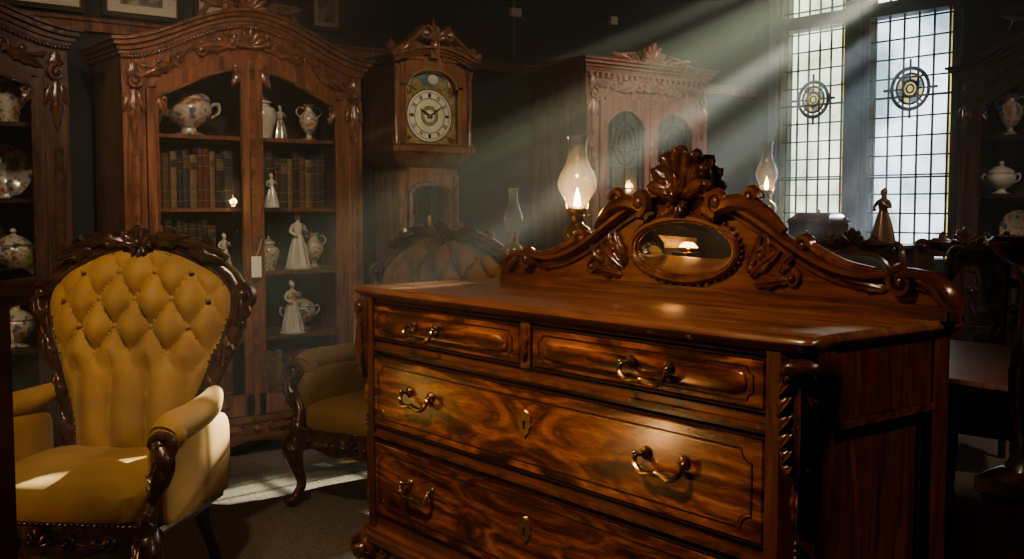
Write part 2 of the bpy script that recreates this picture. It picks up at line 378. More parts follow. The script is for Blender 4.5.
# ------------------------------------------------------------------ chest of drawers
def chest():
    b = B('chest_of_drawers')
    W2, D, T = .86, .53, .95
    b.box(-W2+.03, W2-.03, .012, D-.01, .17, .915, MAHV)
    for z0, z1 in ((.170, .215), (.468, .502), (.742, .78), (.903, .918)):
        b.box(-W2+.07, W2-.07, -.004, .02, z0, z1, MAH)
    b.box(-W2+.07, W2-.07, -.012, .01, .474, .484, CARVE)
    b.box(-W2+.07, W2-.07, -.012, .01, .752, .762, CARVE)
    b.loft([(rrect(-W2+.01, W2-.01, -.01, D, .03, o), z) for o, z in ((.0, .125), (.018, .13), (.018, .15), (.008, .158), (.008, .17), (-.004, .182))], MAH)
    for sx in (-1, 1):
        c = [(sx*(W2-.085), -.014), (sx*(W2-.052), -.014), (sx*(W2+.002), .036), (sx*(W2+.002), .095), (sx*(W2-.085), .095)]
        if sx < 0: c = c[::-1]
        b.loft([(c, .175), (c, .915)], MAHV)
        b.box(min(sx*(W2-.05), sx*W2), max(sx*(W2-.05), sx*W2), D-.07, D-.005, .175, .915, MAHV)
        for z0, z1 in ((.175, .25), (.77, .915)):
            b.box(min(sx*(W2-.05), sx*(W2-.004)), max(sx*(W2-.05), sx*(W2-.004)), .09, D-.06, z0, z1, MAHV)
        b.box(min(sx*(W2-.02), sx*(W2+.004)), max(sx*(W2-.02), sx*(W2+.004)), .09, D-.06, .752, .768, MAH)
        ang = math.radians(43 if sx > 0 else -43)
        b.M = Matrix.Translation((sx*(W2-.024), .010, 0)) @ Matrix.Rotation(ang, 4, 'Z')
        b.prism([(-.036, .905), (.036, .905), (.040, .84), (.034, .78), (.026, .72), (.012, .67), (0, .65), (-.012, .67), (-.026, .72), (-.034, .78), (-.040, .84)], -.014, .0, CARVE)
        b.sell((0, -.026, .885), (.040, .022, .022), CARVE, .9, .9)
        b.leaf(0, .895, -.012, -pi/2, .25, .022, CARVE, .028, .008, 6)
        for i, (zz, L) in enumerate(((.878, .060), (.842, .062), (.805, .058), (.768, .052), (.732, .044), (.70, .034))):
            for k in (-1, 1):
                b.leaf(k*.008, zz, -.016, -pi/2+k*.62, L, .017, CARVE, .018, .004, 2)
        for k in (-1, 1): b.scroll(k*.023, .868, -.030, .017, 1.2, pi/2, k, .008, CARVE)
        b.leaf(0, .655, -.004, -pi/2, .10, .014, CARVE, .012, .0, 3)
        for zz in (.53, .515, .502): b.bead((0, -.006, zz), .008, CARVE)
        for xx in (-.017, 0, .017):
            b.sweep([(xx, -.003, .485), (xx, -.003, .24)], .006, CARVE, 6)
        b.M = Matrix.Identity(4)
        for fy in (.03, D-.06):
            b.cs([(sx*(W2-.05), fy, .15, .05), (sx*(W2-.03), fy-.012, .11, .058), (sx*(W2-.035), fy-.005, .055, .036), (sx*(W2-.025), fy-.02, .025, .042), (sx*(W2-.02), fy-.03, .004, .03)], CARVE, 5, 12)
            if fy < .1:
                b.scroll(sx*(W2-.03), .10, fy-.07, .035, 1.3, pi/2, -sx, .014, CARVE)
                b.leaf(sx*(W2-.03), .06, fy-.045, pi/2, .08, .03, CARVE, .02)
                for q in (-.022, 0, .022): b.bead((sx*(W2-.025)+q, fy-.055, .014), (.013, .018, .014), CARVE)
        b.prism([(sx*(W2-.08), .13), (sx*(W2-.26), .13), (sx*(W2-.22), .105), (sx*(W2-.15), .095), (sx*(W2-.10), .06), (sx*(W2-.08), .05)], -.005, .02, MAH)
        b.scroll(sx*(W2-.13), .11, -.008, .02, 1.2, 0, sx, .008, CARVE)
    b.prism([(-.5, .13), (.5, .13), (.35, .115), (.1, .12), (0, .095), (-.1, .12), (-.35, .115)], -.003, .02, MAH)
    def drawer(x0, x1, z0, z1, mat, cushion=False):
        pr = .014
        def loop(off): return [(x0+off, z0+off), (x1-off, z0+off), (x1-off, z1-off), (x0+off, z1-off)]
        lv = [(loop(0), .01), (loop(0), -pr+.006), (loop(.006), -pr)]
        v = []; f = []
        for pl, y in lv: v += [(x, y, z) for x, z in pl]
        for k in range(2):
            for i in range(4):
                j = (i+1) % 4; f.append((k*4+i, k*4+j, k*4+4+j, k*4+4+i))
        f.append((8, 9, 10, 11)); b.add(v, f, mat)
        b.sweep([(x0-.001, -pr*.7, z0-.001), (x1+.001, -pr*.7, z0-.001), (x1+.001, -pr*.7, z1+.001), (x0-.001, -pr*.7, z1+.001)], .0035, INLAY, 6, closed=True)
        def strng(o, w, m, e_):
            i_ = .030+o; q = .028; a, c, e, g = x0+i_, x1-i_, z0+.027+o, z1-.027-o
            if z1-z0 < .15: q = .016; e, g = z0+.017+o, z1-.017-o
            pts = []
            for cx, cz, s0 in ((a, e, 0), (c, e, 1), (c, g, 2), (a, g, 3)):
                th = {0: (pi/2, 0), 1: (pi, pi/2), 2: (3*pi/2, pi), 3: (2*pi, 3*pi/2)}[s0]
                for k in range(5):
                    t = th[0]+(th[1]-th[0])*k/4
                    pts.append((cx+q*cos(t), -pr-e_, cz+q*sin(t)))
            b.sweep(pts, w, m, 4, closed=True)
        if cushion:
            b.sell(((x0+x1)/2, -pr+.004, (z0+z1)/2), ((x1-x0)/2-.045, .013, (z1-z0)/2-.024), mat, .35, .35, 40, 10)
        strng(0, .0019, INLAY, .0004)
        if not cushion: strng(.006, .0009, BRONZE, .0002)
    X0 = W2-.087
    drawer(-X0, -.025, .79, .895, FLAME, True); drawer(.025, X0, .79, .895, FLAME, True)
    drawer(-X0, X0, .512, .733, FLAME); drawer(-X0, X0, .226, .458, FLAME)
    b.box(-.02, .02, -.014, .01, .785, .905, CARVE)
    b.leaf(0, .90, -.015, -pi/2, .10, .016, CARVE, .012, .004, 3)
    def handle(x, z, y=-.016):
        for k in (-1, 1):
            b.lathe([(.0, -.014), (.006, -.012), (.008, -.006), (.015, -.004), (.017, 0)], (x+k*.058, y, z), BRONZE, 12, axis='y')
            b.cs([(x+k*.058, y-.012, z, .0055), (x+k*.07, y-.020, z-.004, .006), (x+k*.068, y-.027, z-.022, .0065), (x+k*.045, y-.030, z-.036, .0075), (x+k*.02, y-.031, z-.033, .0062), (x, y-.031, z-.031, .0085)], BRONZE, 5, 8)
            b.bead((x+k*.074, y-.02, z+.001), .007, BRONZE)
        b.bead((x, y-.031, z-.031), (.012, .009, .009), BRONZE)
    for z, y in ((.85, -.026), (.645, -.016), (.365, -.016)):
        for k in (-1, 1): handle(k*(.46 if z > .8 else .50), z, y)
    for z in (.640, .358):
        poly = [(0, .040), (.010, .032), (.016, .022), (.028, .026), (.024, .008), (.030, -.002), (.020, -.012), (.020, -.024), (.010, -.03), (0, -.042), (-.010, -.03), (-.020, -.024), (-.020, -.012), (-.030, -.002), (-.024, .008), (-.028, .026), (-.016, .022), (-.010, .032)]
        b.prism([(p[0]*.95, z+p[1]*.9) for p in poly], -.0185, -.013, BRASS)
        b.lathe([(.0045, -.0205), (.0045, -.018)], (0, 0, z+.004), KEYH, 10, axis='y'); b.box(-.002, .002, -.0205, -.018, z-.014, z+.004, KEYH)
    for sx in (-1, 1):
        xx = sx*(W2-.026)
        b.sweep([(xx, .105, .262), (xx, D-.08, .262), (xx, D-.08, .742), (xx, .105, .742)], .006, MAH, 6, closed=True, ref=(1, 0, 0))
    def top_outline(o):
        x1 = W2+.025+o; y0 = -.035-o; y1 = D+.01+o*.3
        half = [(0, y0), (.35, y0), (.64, y0), (.73, y0+.003), (.775, y0+.010), (.805, y0+.010), (x1-.02, y0+.012), (x1-.006, y0+.018), (x1, y0+.032), (x1-.002, y0+.055), (x1-.010, y0+.08), (x1-.010, y0+.12), (x1-.008, .35), (x1-.008, y1)]
        return [(-x, y) for x, y in half[::-1][:-1]]+half
    b.loft([(top_outline(o), z) for o, z in ((-.028, .908), (-.02, .916), (-.012, .918), (-.010, .922), (.0, .928), (.004, .936), (.002, .944), (-.004, .949), (-.008, .951))], MAHTOP)
    # ---------- back crest
    yb = D-.035
    b.M = Matrix.Translation((.078, 0, 0)) @ Matrix.Diagonal((.975, 1, 1, 1))
    prof = [(.83, .95), (.83, .985), (.815, 1.02), (.78, 1.04), (.72, 1.05), (.66, 1.045), (.60, 1.04), (.52, 1.052), (.44, 1.08), (.36, 1.12), (.29, 1.16), (.22, 1.195), (.15, 1.225), (.07, 1.24), (0, 1.25)]
    pc = cat(prof, 4)
    poly = pc+[(-x, z) for x, z in pc[::-1][1:]]
    body = [(p[0], max(p[1], .96)) for p in poly]
    b.band([p[0] for p in body[::-1]], [.951]*len(body), [p[1] for p in body[::-1]], yb, yb+.035, MAH)
    b.box(-.83, .83, yb-.035, yb+.04, .950, .972, MAH)
    b.box(-.825, .825, yb-.025, yb+.04, .972, .982, MAH)
    for k in (-1, 1):
        e = [(k*p[0], yb-.004, p[1], .014) for p in pc[:-2]]
        b.sweep(e, None, MAH, 8, flat=1.8)
        e = [(k*(p[0]-.004), yb-.004, p[1]-.030, .006) for p in pc[10:-6]]
        b.sweep(e, None, CARVE, 6)
        b.cs([(k*.36, yb-.01, 1.14, .012), (k*.30, yb-.018, 1.19, .019), (k*.22, yb-.02, 1.215, .024), (k*.15, yb-.02, 1.20, .022), (k*.115, yb-.02, 1.17, .018)], CARVE, 6, 8)
        b.scroll(k*.255, 1.225, yb-.018, .028, 1.3, pi*(0 if k > 0 else 1), k, .013, CARVE, 1.4)
        b.scroll(k*.150, 1.215, yb-.026, .036, 1.4, -pi/2, -k, .016, CARVE, 1.4)
        b.scroll(k*.425, 1.105, yb-.012, .026, 1.2, pi*(0 if k > 0 else 1), k, .012, CARVE, 1.6)
        b.cs([(k*.415, yb-.012, 1.13, .008), (k*.47, yb-.014, 1.095, .014), (k*.55, yb-.014, 1.062, .015), (k*.63, yb-.012, 1.05, .012)], CARVE, 5, 8)
        b.scroll(k*.705, 1.03, yb-.014, .034, 1.5, pi/2, k, .013, CARVE, 1.6)
        b.cs([(k*.74, yb-.012, 1.045, .012), (k*.79, yb-.014, 1.015, .015), (k*.82, yb-.012, .98, .012)], CARVE, 5, 8)
        b.leaf(k*.66, 1.01, yb-.003, pi/2+k*pi/2.2, .15, .02, CARVE, .012)
        for (x, z, a, L) in ((.235, 1.03, 65, .12), (.245, 1.02, 35, .13), (.255, 1.00, 8, .14), (.30, 1.06, 85, .07), (.34, 1.035, 45, .08)):
            aa = math.radians(a if k > 0 else 180-a)
            b.leaf(k*x, z, yb-.002, aa, L, .020, CARVE, .014, .006, 3)
        b.scroll(k*.285, 1.075, yb-.006, .024, 1.2, 0 if k > 0 else pi, k, .009, CARVE)
        b.scroll(k*.385, 1.02, yb-.006, .022, 1.2, pi/2, -k, .008, CARVE)
    b.sell((0, yb+.014, 1.265), (.095, .026, .085), CARVE, .8, .8)
    for i, deg in enumerate((12, 38, 64, 90, 116, 142, 168)):
        a = math.radians(deg); R = .128-.022*abs(i-3)/3
        b.leaf(0, 1.240, yb-.010, a, R, .033, CARVE, .028, .012, 2, True)
        b.leaf(0, 1.240, yb+.040, a, R, .033, CARVE, -.018, -.004, 2, True)
        x, z = R*.93*cos(a), 1.240+R*.93*sin(a)
        b.sell((x, yb-.016, z), (.019, .020, .017), CARVE, nu=12, nv=8)
    for deg in (50, 90, 130):
        b.leaf(0, 1.232, yb-.036, math.radians(deg), .070, .018, CARVE, .014, .012, 3)
    b.bead((0, yb-.046, 1.232), .020, CARVE)
    for k in (-1, 1): b.leaf(k*.01, 1.232, yb-.030, math.radians(90-k*75), .085, .018, CARVE, .014, .006, 3)
    b.fan(0, 1.225, yb-.022, .055, 5, math.radians(-150), math.radians(-30), CARVE, .014, .014, .006)
    def ell(rx, rz, y, n=44): return [(rx*cos(2*pi*i/n), y, 1.085+rz*sin(2*pi*i/n)) for i in range(n)]
    b.sweep(ell(.202, .087, yb-.008), .013, CARVE, 8, closed=True)
    b.sweep(ell(.190, .077, yb-.012), .0025, BRONZE, 6, closed=True)
    n = 44
    b.add(ell(.190, .077, yb-.006)+ell(.172, .064, yb-.010), [(i, (i+1) % n, (i+1) % n+n, i+n) for i in range(n)]+[list(range(n, 2*n))], MIRROR)
    for i in range(40):
        a = 2*pi*i/40; b.bead((.218*cos(a), yb-.006, 1.085+.102*sin(a)), .0055, CARVE)
    return b.done((1.70, 2.11, 0), -90)
chest()

# ------------------------------------------------------------------ armchair
def armchair(loc, rz, vel, wd, wc, vback=None):
    b = B('tufted_armchair'); vback = vback or vel
    zb, zt0, drop = .37, 1.07, .11
    wt = cat([(0, .20), (.25, .225), (.5, .28), (.75, .34), (.92, .345), (1.0, .305)], 8)
    def w(t):
        for i in range(len(wt)-1):
            if wt[i+1][0] >= t:
                a, c = wt[i], wt[i+1]; q = (t-a[0])/max(1e-6, c[0]-a[0]); return a[1]+(c[1]-a[1])*q
        return wt[-1][1]
    def pos(s_, t, bul=0.0):
        z = zb+t*(zt0-drop*abs(s_)**2.2-zb); x = s_*w(t)*.95
        y = .20+.14*t
        hh = 0
        if bul:
            edge = max(0, (1-abs(s_)**4)*(1-(2*t-1)**6))
            A, C = .125, .18
            p = x/A+z/C; q = x/A-z/C
            dia = abs(sin(pi*p)*sin(pi*q))**.55
            ch = abs(sin(pi*(x/A+.5)))**.6
            bl = min(1, max(0, (t-.42)/.12))
            hh = bul*edge*(.38+.62*(dia*bl+ch*(1-bl)))
        return (x, y-hh, z)
    b.patch(lambda u, v: pos(2*u-1, v, .08), 84, 76, vel)
    b.patch(lambda u, v: (lambda p: (p[0], p[1]+.05, p[2]))(pos(2*u-1, v)), 16, 16, vback, True)
    A, C = .125, .18
    for i in range(-8, 9):
        for j in range(-16, 17):
            x = (i+j)*A/2; z = (i-j)*C/2
            t = (z-zb)/(zt0-.03-zb)
            if .46 < t < .93 and abs(x) < w(min(1, max(0, t)))*.78:
                y = .20+.14*t-.032; b.bead((x, y-.004, z), (.010, .008, .010), vel)
    side = [pos(1, t) for t in [i/14 for i in range(15)]]
    topc = [pos(1-2*i/24, 1) for i in range(1, 24)]
    side2 = [pos(-1, 1-i/14) for i in range(15)]
    path = [(p[0]*1.04, p[1]+.015, p[2]+(.01 if abs(p[0]) < .3 else 0)) for p in side+topc+side2]
    b.sweep([(p[0], p[1], p[2], .031) for p in path], None, wc, 10, flat=.9)
    b.sweep([(p[0]*.93, p[1]-.022, p[2]-.012*(p[2] > .95)) for p in path], .009, wd, 8)
    for i in range(0, len(path)-1):
        for q in (0, .5):
            p = [path[i][k]*(1-q)+path[i+1][k]*q for k in range(3)]
            b.bead((p[0]*.89, p[1]-.030, p[2]-.025*(p[2] > .98)), .0042, BRONZE)
    for k in (-1, 1):
        for i in (2, 5, 8, 11):
            p = side[i]; a = math.radians(80)
            b.leaf(k*p[0]*1.04, p[2]-.03, p[1]-.012, a if k > 0 else pi-a, .11, .024, wc, .024, .004, 3)
            b.scroll(k*p[0]*1.10, p[2]+.03, p[1]-.006, .022, 1.2, -pi/2, k, .010, wc)
        p = side[13]
        b.scroll(k*p[0]*1.08, p[2]-.005, p[1]-.010, .040, 1.4, -pi/2, k, .016, wc, 1.2)
        b.M = Matrix.Translation((0, 0, -.015))
        b.scroll(k*.215, 1.085, .335, .030, 1.3, pi/2, -k, .013, wc, 1.2)
        b.cs([(k*.30, .33, 1.045, .012), (k*.24, .325, 1.075, .016), (k*.15, .32, 1.105, .017), (k*.06, .32, 1.125, .014)], wc, 5, 8)
        b.leaf(k*.05, 1.10, .318, math.radians(10 if k > 0 else 170), .14, .026, wc, .02, .006, 3)
        b.leaf(k*.17, 1.075, .318, math.radians(-15 if k > 0 else 195), .13, .024, wc, .02, .006, 3)
        b.scroll(k*.10, 1.12, .318, .024, 1.2, 0 if k > 0 else pi, k, .010, wc, 1.2)
        b.M = Matrix.Identity(4)
    b.M = Matrix.Translation((0, 0, -.015))
    b.fan(0, 1.09, .315, .070, 7, math.radians(10), math.radians(170), wc, .018, .018, .008)
    b.fan(0, 1.10, .318, .05, 5, math.radians(-150), math.radians(-30), wc, .014, .014, .006)
    b.bead((0, .295, 1.10), .016, wc)
    b.M = Matrix.Diagonal((1, 1, .9, 1))
    hx = .285
    b.sell((0, -.03, .40), (hx, .30, .075), vel, .45, .35, 40, 14)
    xs = [-.30+.6*i/24 for i in range(25)]
    b.band(xs, [.265-.018*cos(x/.3*pi*1.0)**2+.012*cos(x/.3*3*pi) for x in xs], [.352]*25, -.335, -.30, wd)
    for k in (-1, 1):
        b.box(min(k*.275, k*.305), max(k*.275, k*.305), -.32, .24, .285, .352, wd)
    b.box(-.26, .26, .20, .24, .285, .352, wd)
    b.fan(0, .29, -.338, .06, 5, math.radians(20), math.radians(160), wc, .014, .012, .004)
    for k in (-1, 1):
        b.scroll(k*.08, .30, -.338, .022, 1.3, pi/2, -k, .009, wc)
        b.leaf(k*.10, .295, -.336, 0 if k > 0 else pi, .12, .022, wc, .016, .0, 3)
        b.scroll(k*.20, .31, -.338, .022, 1.2, -pi/2, k, .009, wc)
    for i in range(34):
        b.bead((-.28+.56*i/33, -.332, .358), .0045, BRONZE)
    for k in (-1, 1):
        b.sell((k*.305, -.01, .46), (.036, .255, .155), vel, .4, .35, 28, 12)
        b.cs([(k*.275, .25, .66, .030), (k*.305, .12, .640, .045), (k*.325, -.04, .635, .050), (k*.325, -.18, .635, .050), (k*.322, -.235, .615, .044)], vel, 6, 14, ref=(0, 0, 1))
        b.sell((k*.324, -.21, .615), (.053, .045, .053), vel)
        b.cs([(k*.325, -.265, .60, .030), (k*.345, -.285, .545, .032), (k*.335, -.275, .49, .024), (k*.305, -.275, .43, .022), (k*.295, -.295, .37, .030), (k*.292, -.305, .30, .036)], wc, 6, 10)
        b.scroll(k*.33, .60, -.275, .042, 1.4, -pi/2*1, k, .017, wc, 1.6)
        b.leaf(k*.34, .56, -.31, -pi/2-k*.2, .13, .026, wc, .016, 0, 3)
        b.leaf(k*.295, .40, -.312, -pi/2, .10, .026, wc, .016, .004, 3)
        b.cs([(k*.31, .22, .33, .02), (k*.325, 0, .32, .02), (k*.315, -.28, .32, .022)], wc, 6, 8)
        b.cs([(k*.285, -.285, .33, .040), (k*.305, -.315, .26, .044), (k*.30, -.305, .18, .030), (k*.285, -.29, .10, .020), (k*.295, -.31, .045, .020), (k*.305, -.33, .022, .026), (k*.305, -.335, .004, .020)], wc, 6, 12)
        b.leaf(k*.30, .31, -.345, -pi/2, .12, .028, wc, .014, .0, 3)
        b.scroll(k*.30, .03, -.352, .02, 1.2, pi/2, -k, .009, wc)
        b.cs([(k*.235, .22, .33, .030), (k*.235, .24, .20, .024), (k*.245, .29, .07, .020), (k*.25, .31, .004, .022)], wd, 6, 10)
        b.cs([(k*.225, .215, .46, .028), (k*.23, .22, .33, .03)], wd, 4, 10)
    return b.done(loc, rz)
armchair((.955, 3.31, 0), -44, VELVET, DARKW, DARKC)
armchair((2.28, 3.68, 0), -68, VELVET2, DARKW, DARKC)

# ------------------------------------------------------------------ display cabinets
def cabinet(name, W, D, Hh, loc, rz, wd, wc, arch=.14, base=.2, shelves=(), top_drop=.20, pil=.10, crest=.11, flat=False, leaded=False, tag=False, carve=1, lower=None, glass=None, inter=None):
    b = B(name); w2 = W/2; glass = glass or GLASS
    def zt(x): return Hh+(0 if flat else arch*(.5+.5*cos(pi*min(1, abs(x)/(w2*.96))))**.85)
    N = 40; xs = [-w2+W*i/N for i in range(N+1)]
    b.box(-w2, -w2+.025, .02, D, base, Hh-.03, wd); b.box(w2-.025, w2, .02, D, base, Hh-.03, wd)
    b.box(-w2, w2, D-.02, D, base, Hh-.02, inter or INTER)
    b.band(xs, [zt(x)-.05 for x in xs], [zt(x)+.0 for x in xs], -.015, D, wd)
    b.band(xs, [zt(x)-top_drop for x in xs], [zt(x)-.04 for x in xs], -.004, .03, wd)
    for (h0, h1, o) in ((-.045, -.028, .014), (-.028, -.008, .026), (-.008, .012, .042), (.012, .026, .055)):
        X = [-(w2+o)+(W+2*o)*i/N for i in range(N+1)]
        b.band(X, [zt(x*w2/(w2+o))+h0 for x in X], [zt(x*w2/(w2+o))+h1 for x in X], -o-.006, D, wd if h0 < -.01 else wc)
    for i in range(0, N*2+1):
        x = -w2+W*i/(N*2)
        b.bead((x, -.014, zt(x)-.055), .008, wc)
    b.box(-w2-.015, w2+.015, -.015, D, .085, base, wd)
    b.box(-w2-.025, w2+.025, -.028, D, base-.03, base, wc); b.box(-w2-.022, w2+.022, -.022, D, .085, .10, wc)
    b.band(xs, [.045+.03*abs(cos(x/w2*1.5*pi)) for x in xs], [.088]*(N+1), -.015, .015, wc)
    for k in (-1, 1):
        for y in (.03, D-.05):
            b.cs([(k*(w2-.04), y, .10, .045), (k*(w2-.03), y-.01, .06, .042), (k*(w2-.03), y-.005, .02, .03), (k*(w2-.025), y-.01, .004, .032)], wc, 4, 10)
        for i in range(3):
            x = k*(.08+.17*i)
            if abs(x) < w2-.08:
                b.leaf(x, .135, -.016, 0 if k > 0 else pi, .13, .024, wc, .014, 0, 3)
                b.scroll(x, .135, -.02, .022, 1.2, pi/2, k, .008, wc)
    b.bead((0, -.02, .135), .02, wc)
    zp = zt(w2)-top_drop+.02
    for k in (-1, 1):
        x0, x1 = sorted((k*(w2-pil), k*w2))
        b.box(x0, x1, -.012, .03, base, zp, wd)
        b.box(x0+.018, x1-.018, -.018, 0, base+.1, zp-.28, wd)
        xc = (x0+x1)/2
        b.sweep([(xc, -.02, base+.1), (xc, -.02, zp-.3)], pil*.20, wc, 8)
        b.scroll(xc, zp+.02, -.022, .034, 1.4, pi/2, k, .013, wc, 1.4)
        b.leaf(xc, zp-.01, -.016, -pi/2, .22, .028, wc, .022, .004, 4)
        b.leaf(xc-.02, zp-.03, -.014, -pi/2-.3, .10, .018, wc, .014); b.leaf(xc+.02, zp-.03, -.014, -pi/2+.3, .10, .018, wc, .014)
        b.leaf(xc, base+.02, -.018, pi/2, .13, .024, wc, .016, 0, 3)
        b.leaf(xc, zt(w2)-.16, -.008, pi/2, .10, .03, wc, .016, .004, 3)
    inner = w2-pil
    zlow = base+.005
    doors = [(-inner+.004, -.003), (.003, inner-.004)]
    st = .045
    for (a, c) in doors:
        M = 14; X = [a+(c-a)*i/M for i in range(M+1)]
        b.box(a, a+st, -.022, .006, zlow, zt(a)-top_drop, wd); b.box(c-st, c, -.022, .006, zlow, zt(c)-top_drop, wd)
        zbt = zlow+(.10 if not lower else lower-zlow)
        b.box(a, c, -.022, .006, zlow, zbt, wd)
        if lower:
            b.box(a+.07, c-.07, -.03, -.02, zlow+.08, zbt-.09, wd)
        Xg = [a+st+(c-a-2*st)*i/M for i in range(M+1)]
        tg = [zt(x)-top_drop-.05-(.10*abs(2*i/M-1)**2.2 if flat else 0) for i, x in enumerate(Xg)]
        b.band(Xg, tg, [zt(x)-top_drop+.02 for x in Xg], -.022, .006, wd)
        b.add([(x, -.008, zbt) for x in Xg]+[(x, -.008, z) for x, z in list(zip(Xg, tg))[::-1]], [list(range(2*(M+1)))], glass)
        lp = [(Xg[0], -.022, zbt), (Xg[-1], -.022, zbt)]+[(x, -.022, z) for x, z in list(zip(Xg, tg))[::-1]]
        b.sweep(lp, .007, wc, 6, closed=True)
        if carve and not flat:
            for (xx, k) in ((a+st, 1), (c-st, -1)):
                zz = zt(xx)-top_drop-.05
                b.leaf(xx+k*.005, zz-.01, -.024, math.radians(-60 if k > 0 else -120), .09, .022, wc, .014, 0, 3)
                b.scroll(xx+k*.03, zz-.008, -.024, .022, 1.2, pi/2, k, .009, wc)
            b.leaf((a+c)/2, zbt-.05, -.022, 0, .12, .02, wc, .012); b.leaf((a+c)/2, zbt-.05, -.022, pi, .12, .02, wc, .012)
        if leaded:
            xc = (a+c)/2; zc = tg[M//2]-.20
            for r in (.10, .06):
                b.sweep([(xc+r*.9*cos(t*2*pi/24), -.014, zc+r*1.3*sin(t*2*pi/24)) for t in range(24)], .006, LEAD, 6, closed=True)
            for x in (a+st+.05, xc, c-st-.05): b.sweep([(x, -.014, zbt), (x, -.014, tg[M//2]-.01)], .004, LEAD, 6)
            for z in [zbt+(tg[M//2]-.1-zbt)*q/6 for q in range(1, 7)]: b.sweep([(a+st, -.014, z), (c-st, -.014, z)], .004, LEAD, 6)
    b.lathe([(0, -.045), (.010, -.042), (.012, -.034), (.005, -.028), (.012, -.022)], (.03, 0, 1.06), BRASS, 10, axis='y')
    b.box(-.012, .012, -.034, -.022, zlow, zt(0)-top_drop, wc)
    if tag:
        b.sweep([(.03, -.045, 1.055), (.012, -.05, 1.00), (.0, -.05, .975)], .0012, PAPER, 4)
        b.box(-.028, .022, -.053, -.051, .87, .97, PAPER)
    for z in shelves: b.box(-w2+.02, w2-.02, .05, D-.02, z-.018, z, wd)
    b.box(-w2+.02, w2-.02, .03, D-.02, base, base+.02, wd)
    if carve:
        for k in (-1, 1):
            b.scroll(k*.09, zt(.09)-.12, -.012, .038, 1.4, pi/2, -k, .014, wc)
            b.leaf(k*.10, zt(.15)-.125, -.008, math.radians(-8 if k > 0 else 188), .20, .032, wc, .022, .004, 4)
            b.scroll(k*w2*.58, zt(w2*.58)-.115, -.012, .032, 1.4, -pi/2, k, .012, wc)
            b.leaf(k*w2*.6, zt(w2*.65)-.12, -.008, math.radians(-25 if k > 0 and not flat else 205 if not flat else (0 if k > 0 else 180)), .17, .028, wc, .020, .004, 4)
            b.scroll(k*w2*.40, zt(w2*.40)-.12, -.012, .030, 1.4, pi/2, k, .012, wc)
            if not flat: b.cs([(k*.05, -.012, zt(.05)-.10, .008), (k*w2*.25, -.014, zt(w2*.25)-.145, .010), (k*w2*.45, -.014, zt(w2*.45)-.085, .010), (k*w2*.65, -.014, zt(w2*.65)-.135, .010), (k*w2*.84, -.012, zt(w2*.84)-.10, .006)], wc, 6, 8)
            for i in range(7):
                x = k*w2*(.12+.12*i); b.leaf(x, zt(x)-.085, -.006, math.radians(-90), .035, .013, wc, .010, 0, 1)
        b.fan(0, zt(0)-.15, -.010, .09, 7, math.radians(10), math.radians(170), wc, .020, .018, .006)
        if flat:
            for i in range(22): b.box(-w2+.01+i*W/22, -w2+.01+i*W/22+.022, -.026, -.0, Hh-.085, Hh-.06, wc)
            b.box(-w2, w2, -.014, 0, Hh-.20, Hh-.19, wc)
    if crest:
        zc = zt(0)+.02; c = crest/.11
        b.sell((0, .0, zc+.02*c), (.05*c, .02, .04*c), wc)
        b.fan(0, zc, -.03, .11*c, 7, math.radians(10), math.radians(170), wc, .022*c, .018, .01)
        b.fan(0, zc, .03, .10*c, 7, math.radians(10), math.radians(170), wc, .022*c, -.012, 0)
        for k in (-1, 1):
            b.scroll(k*.13*c, zc+.01, -.02, .034*c, 1.4, -pi/2, -k, .014, wc, 1.3)
            b.cs([(k*.12*c, -.02, zc+.045*c, .012), (k*.20*c, -.02, zc+.035*c, .014), (k*.28*c, -.02, zt(.28*c)+.03, .012), (k*.36*c, -.02, zt(.36*c)+.028, .006)], wc, 5, 8)
            b.leaf(k*.15*c, zc+.01, -.03, math.radians(12 if k > 0 else 168), .15*c, .022, wc, .014, 0, 3)
    return b.done(loc, rz)

BX = 2.11
cabinet('display_bookcase', 1.20, .42, 1.92, (BX, 4.74, 0), 0, BCW, BCC, arch=.185, base=.2, shelves=(.57, .89, 1.20, 1.54), tag=True, crest=.10)
cabinet('display_cabinet', 1.24, .42, 1.93, (.66, 4.72, 0), 0, DARKW, DARKC, arch=.16, shelves=(.60, .92, 1.24, 1.56))
cabinet('glazed_armoire', 1.05, .50, 2.06, (4.70, 4.66, 0), 0, PALEW, PALEC, flat=True, arch=0, shelves=(.9, 1.25, 1.6), top_drop=.22, crest=.13, leaded=True, lower=.95, glass=GLASSR, inter=PALEW)
cabinet('display_cabinet', 1.20, .42, 2.0, (5.92, 2.72, 0), -90, DARKW, DARKC, arch=.22, shelves=(.6, .95, 1.28, 1.62), crest=.13)

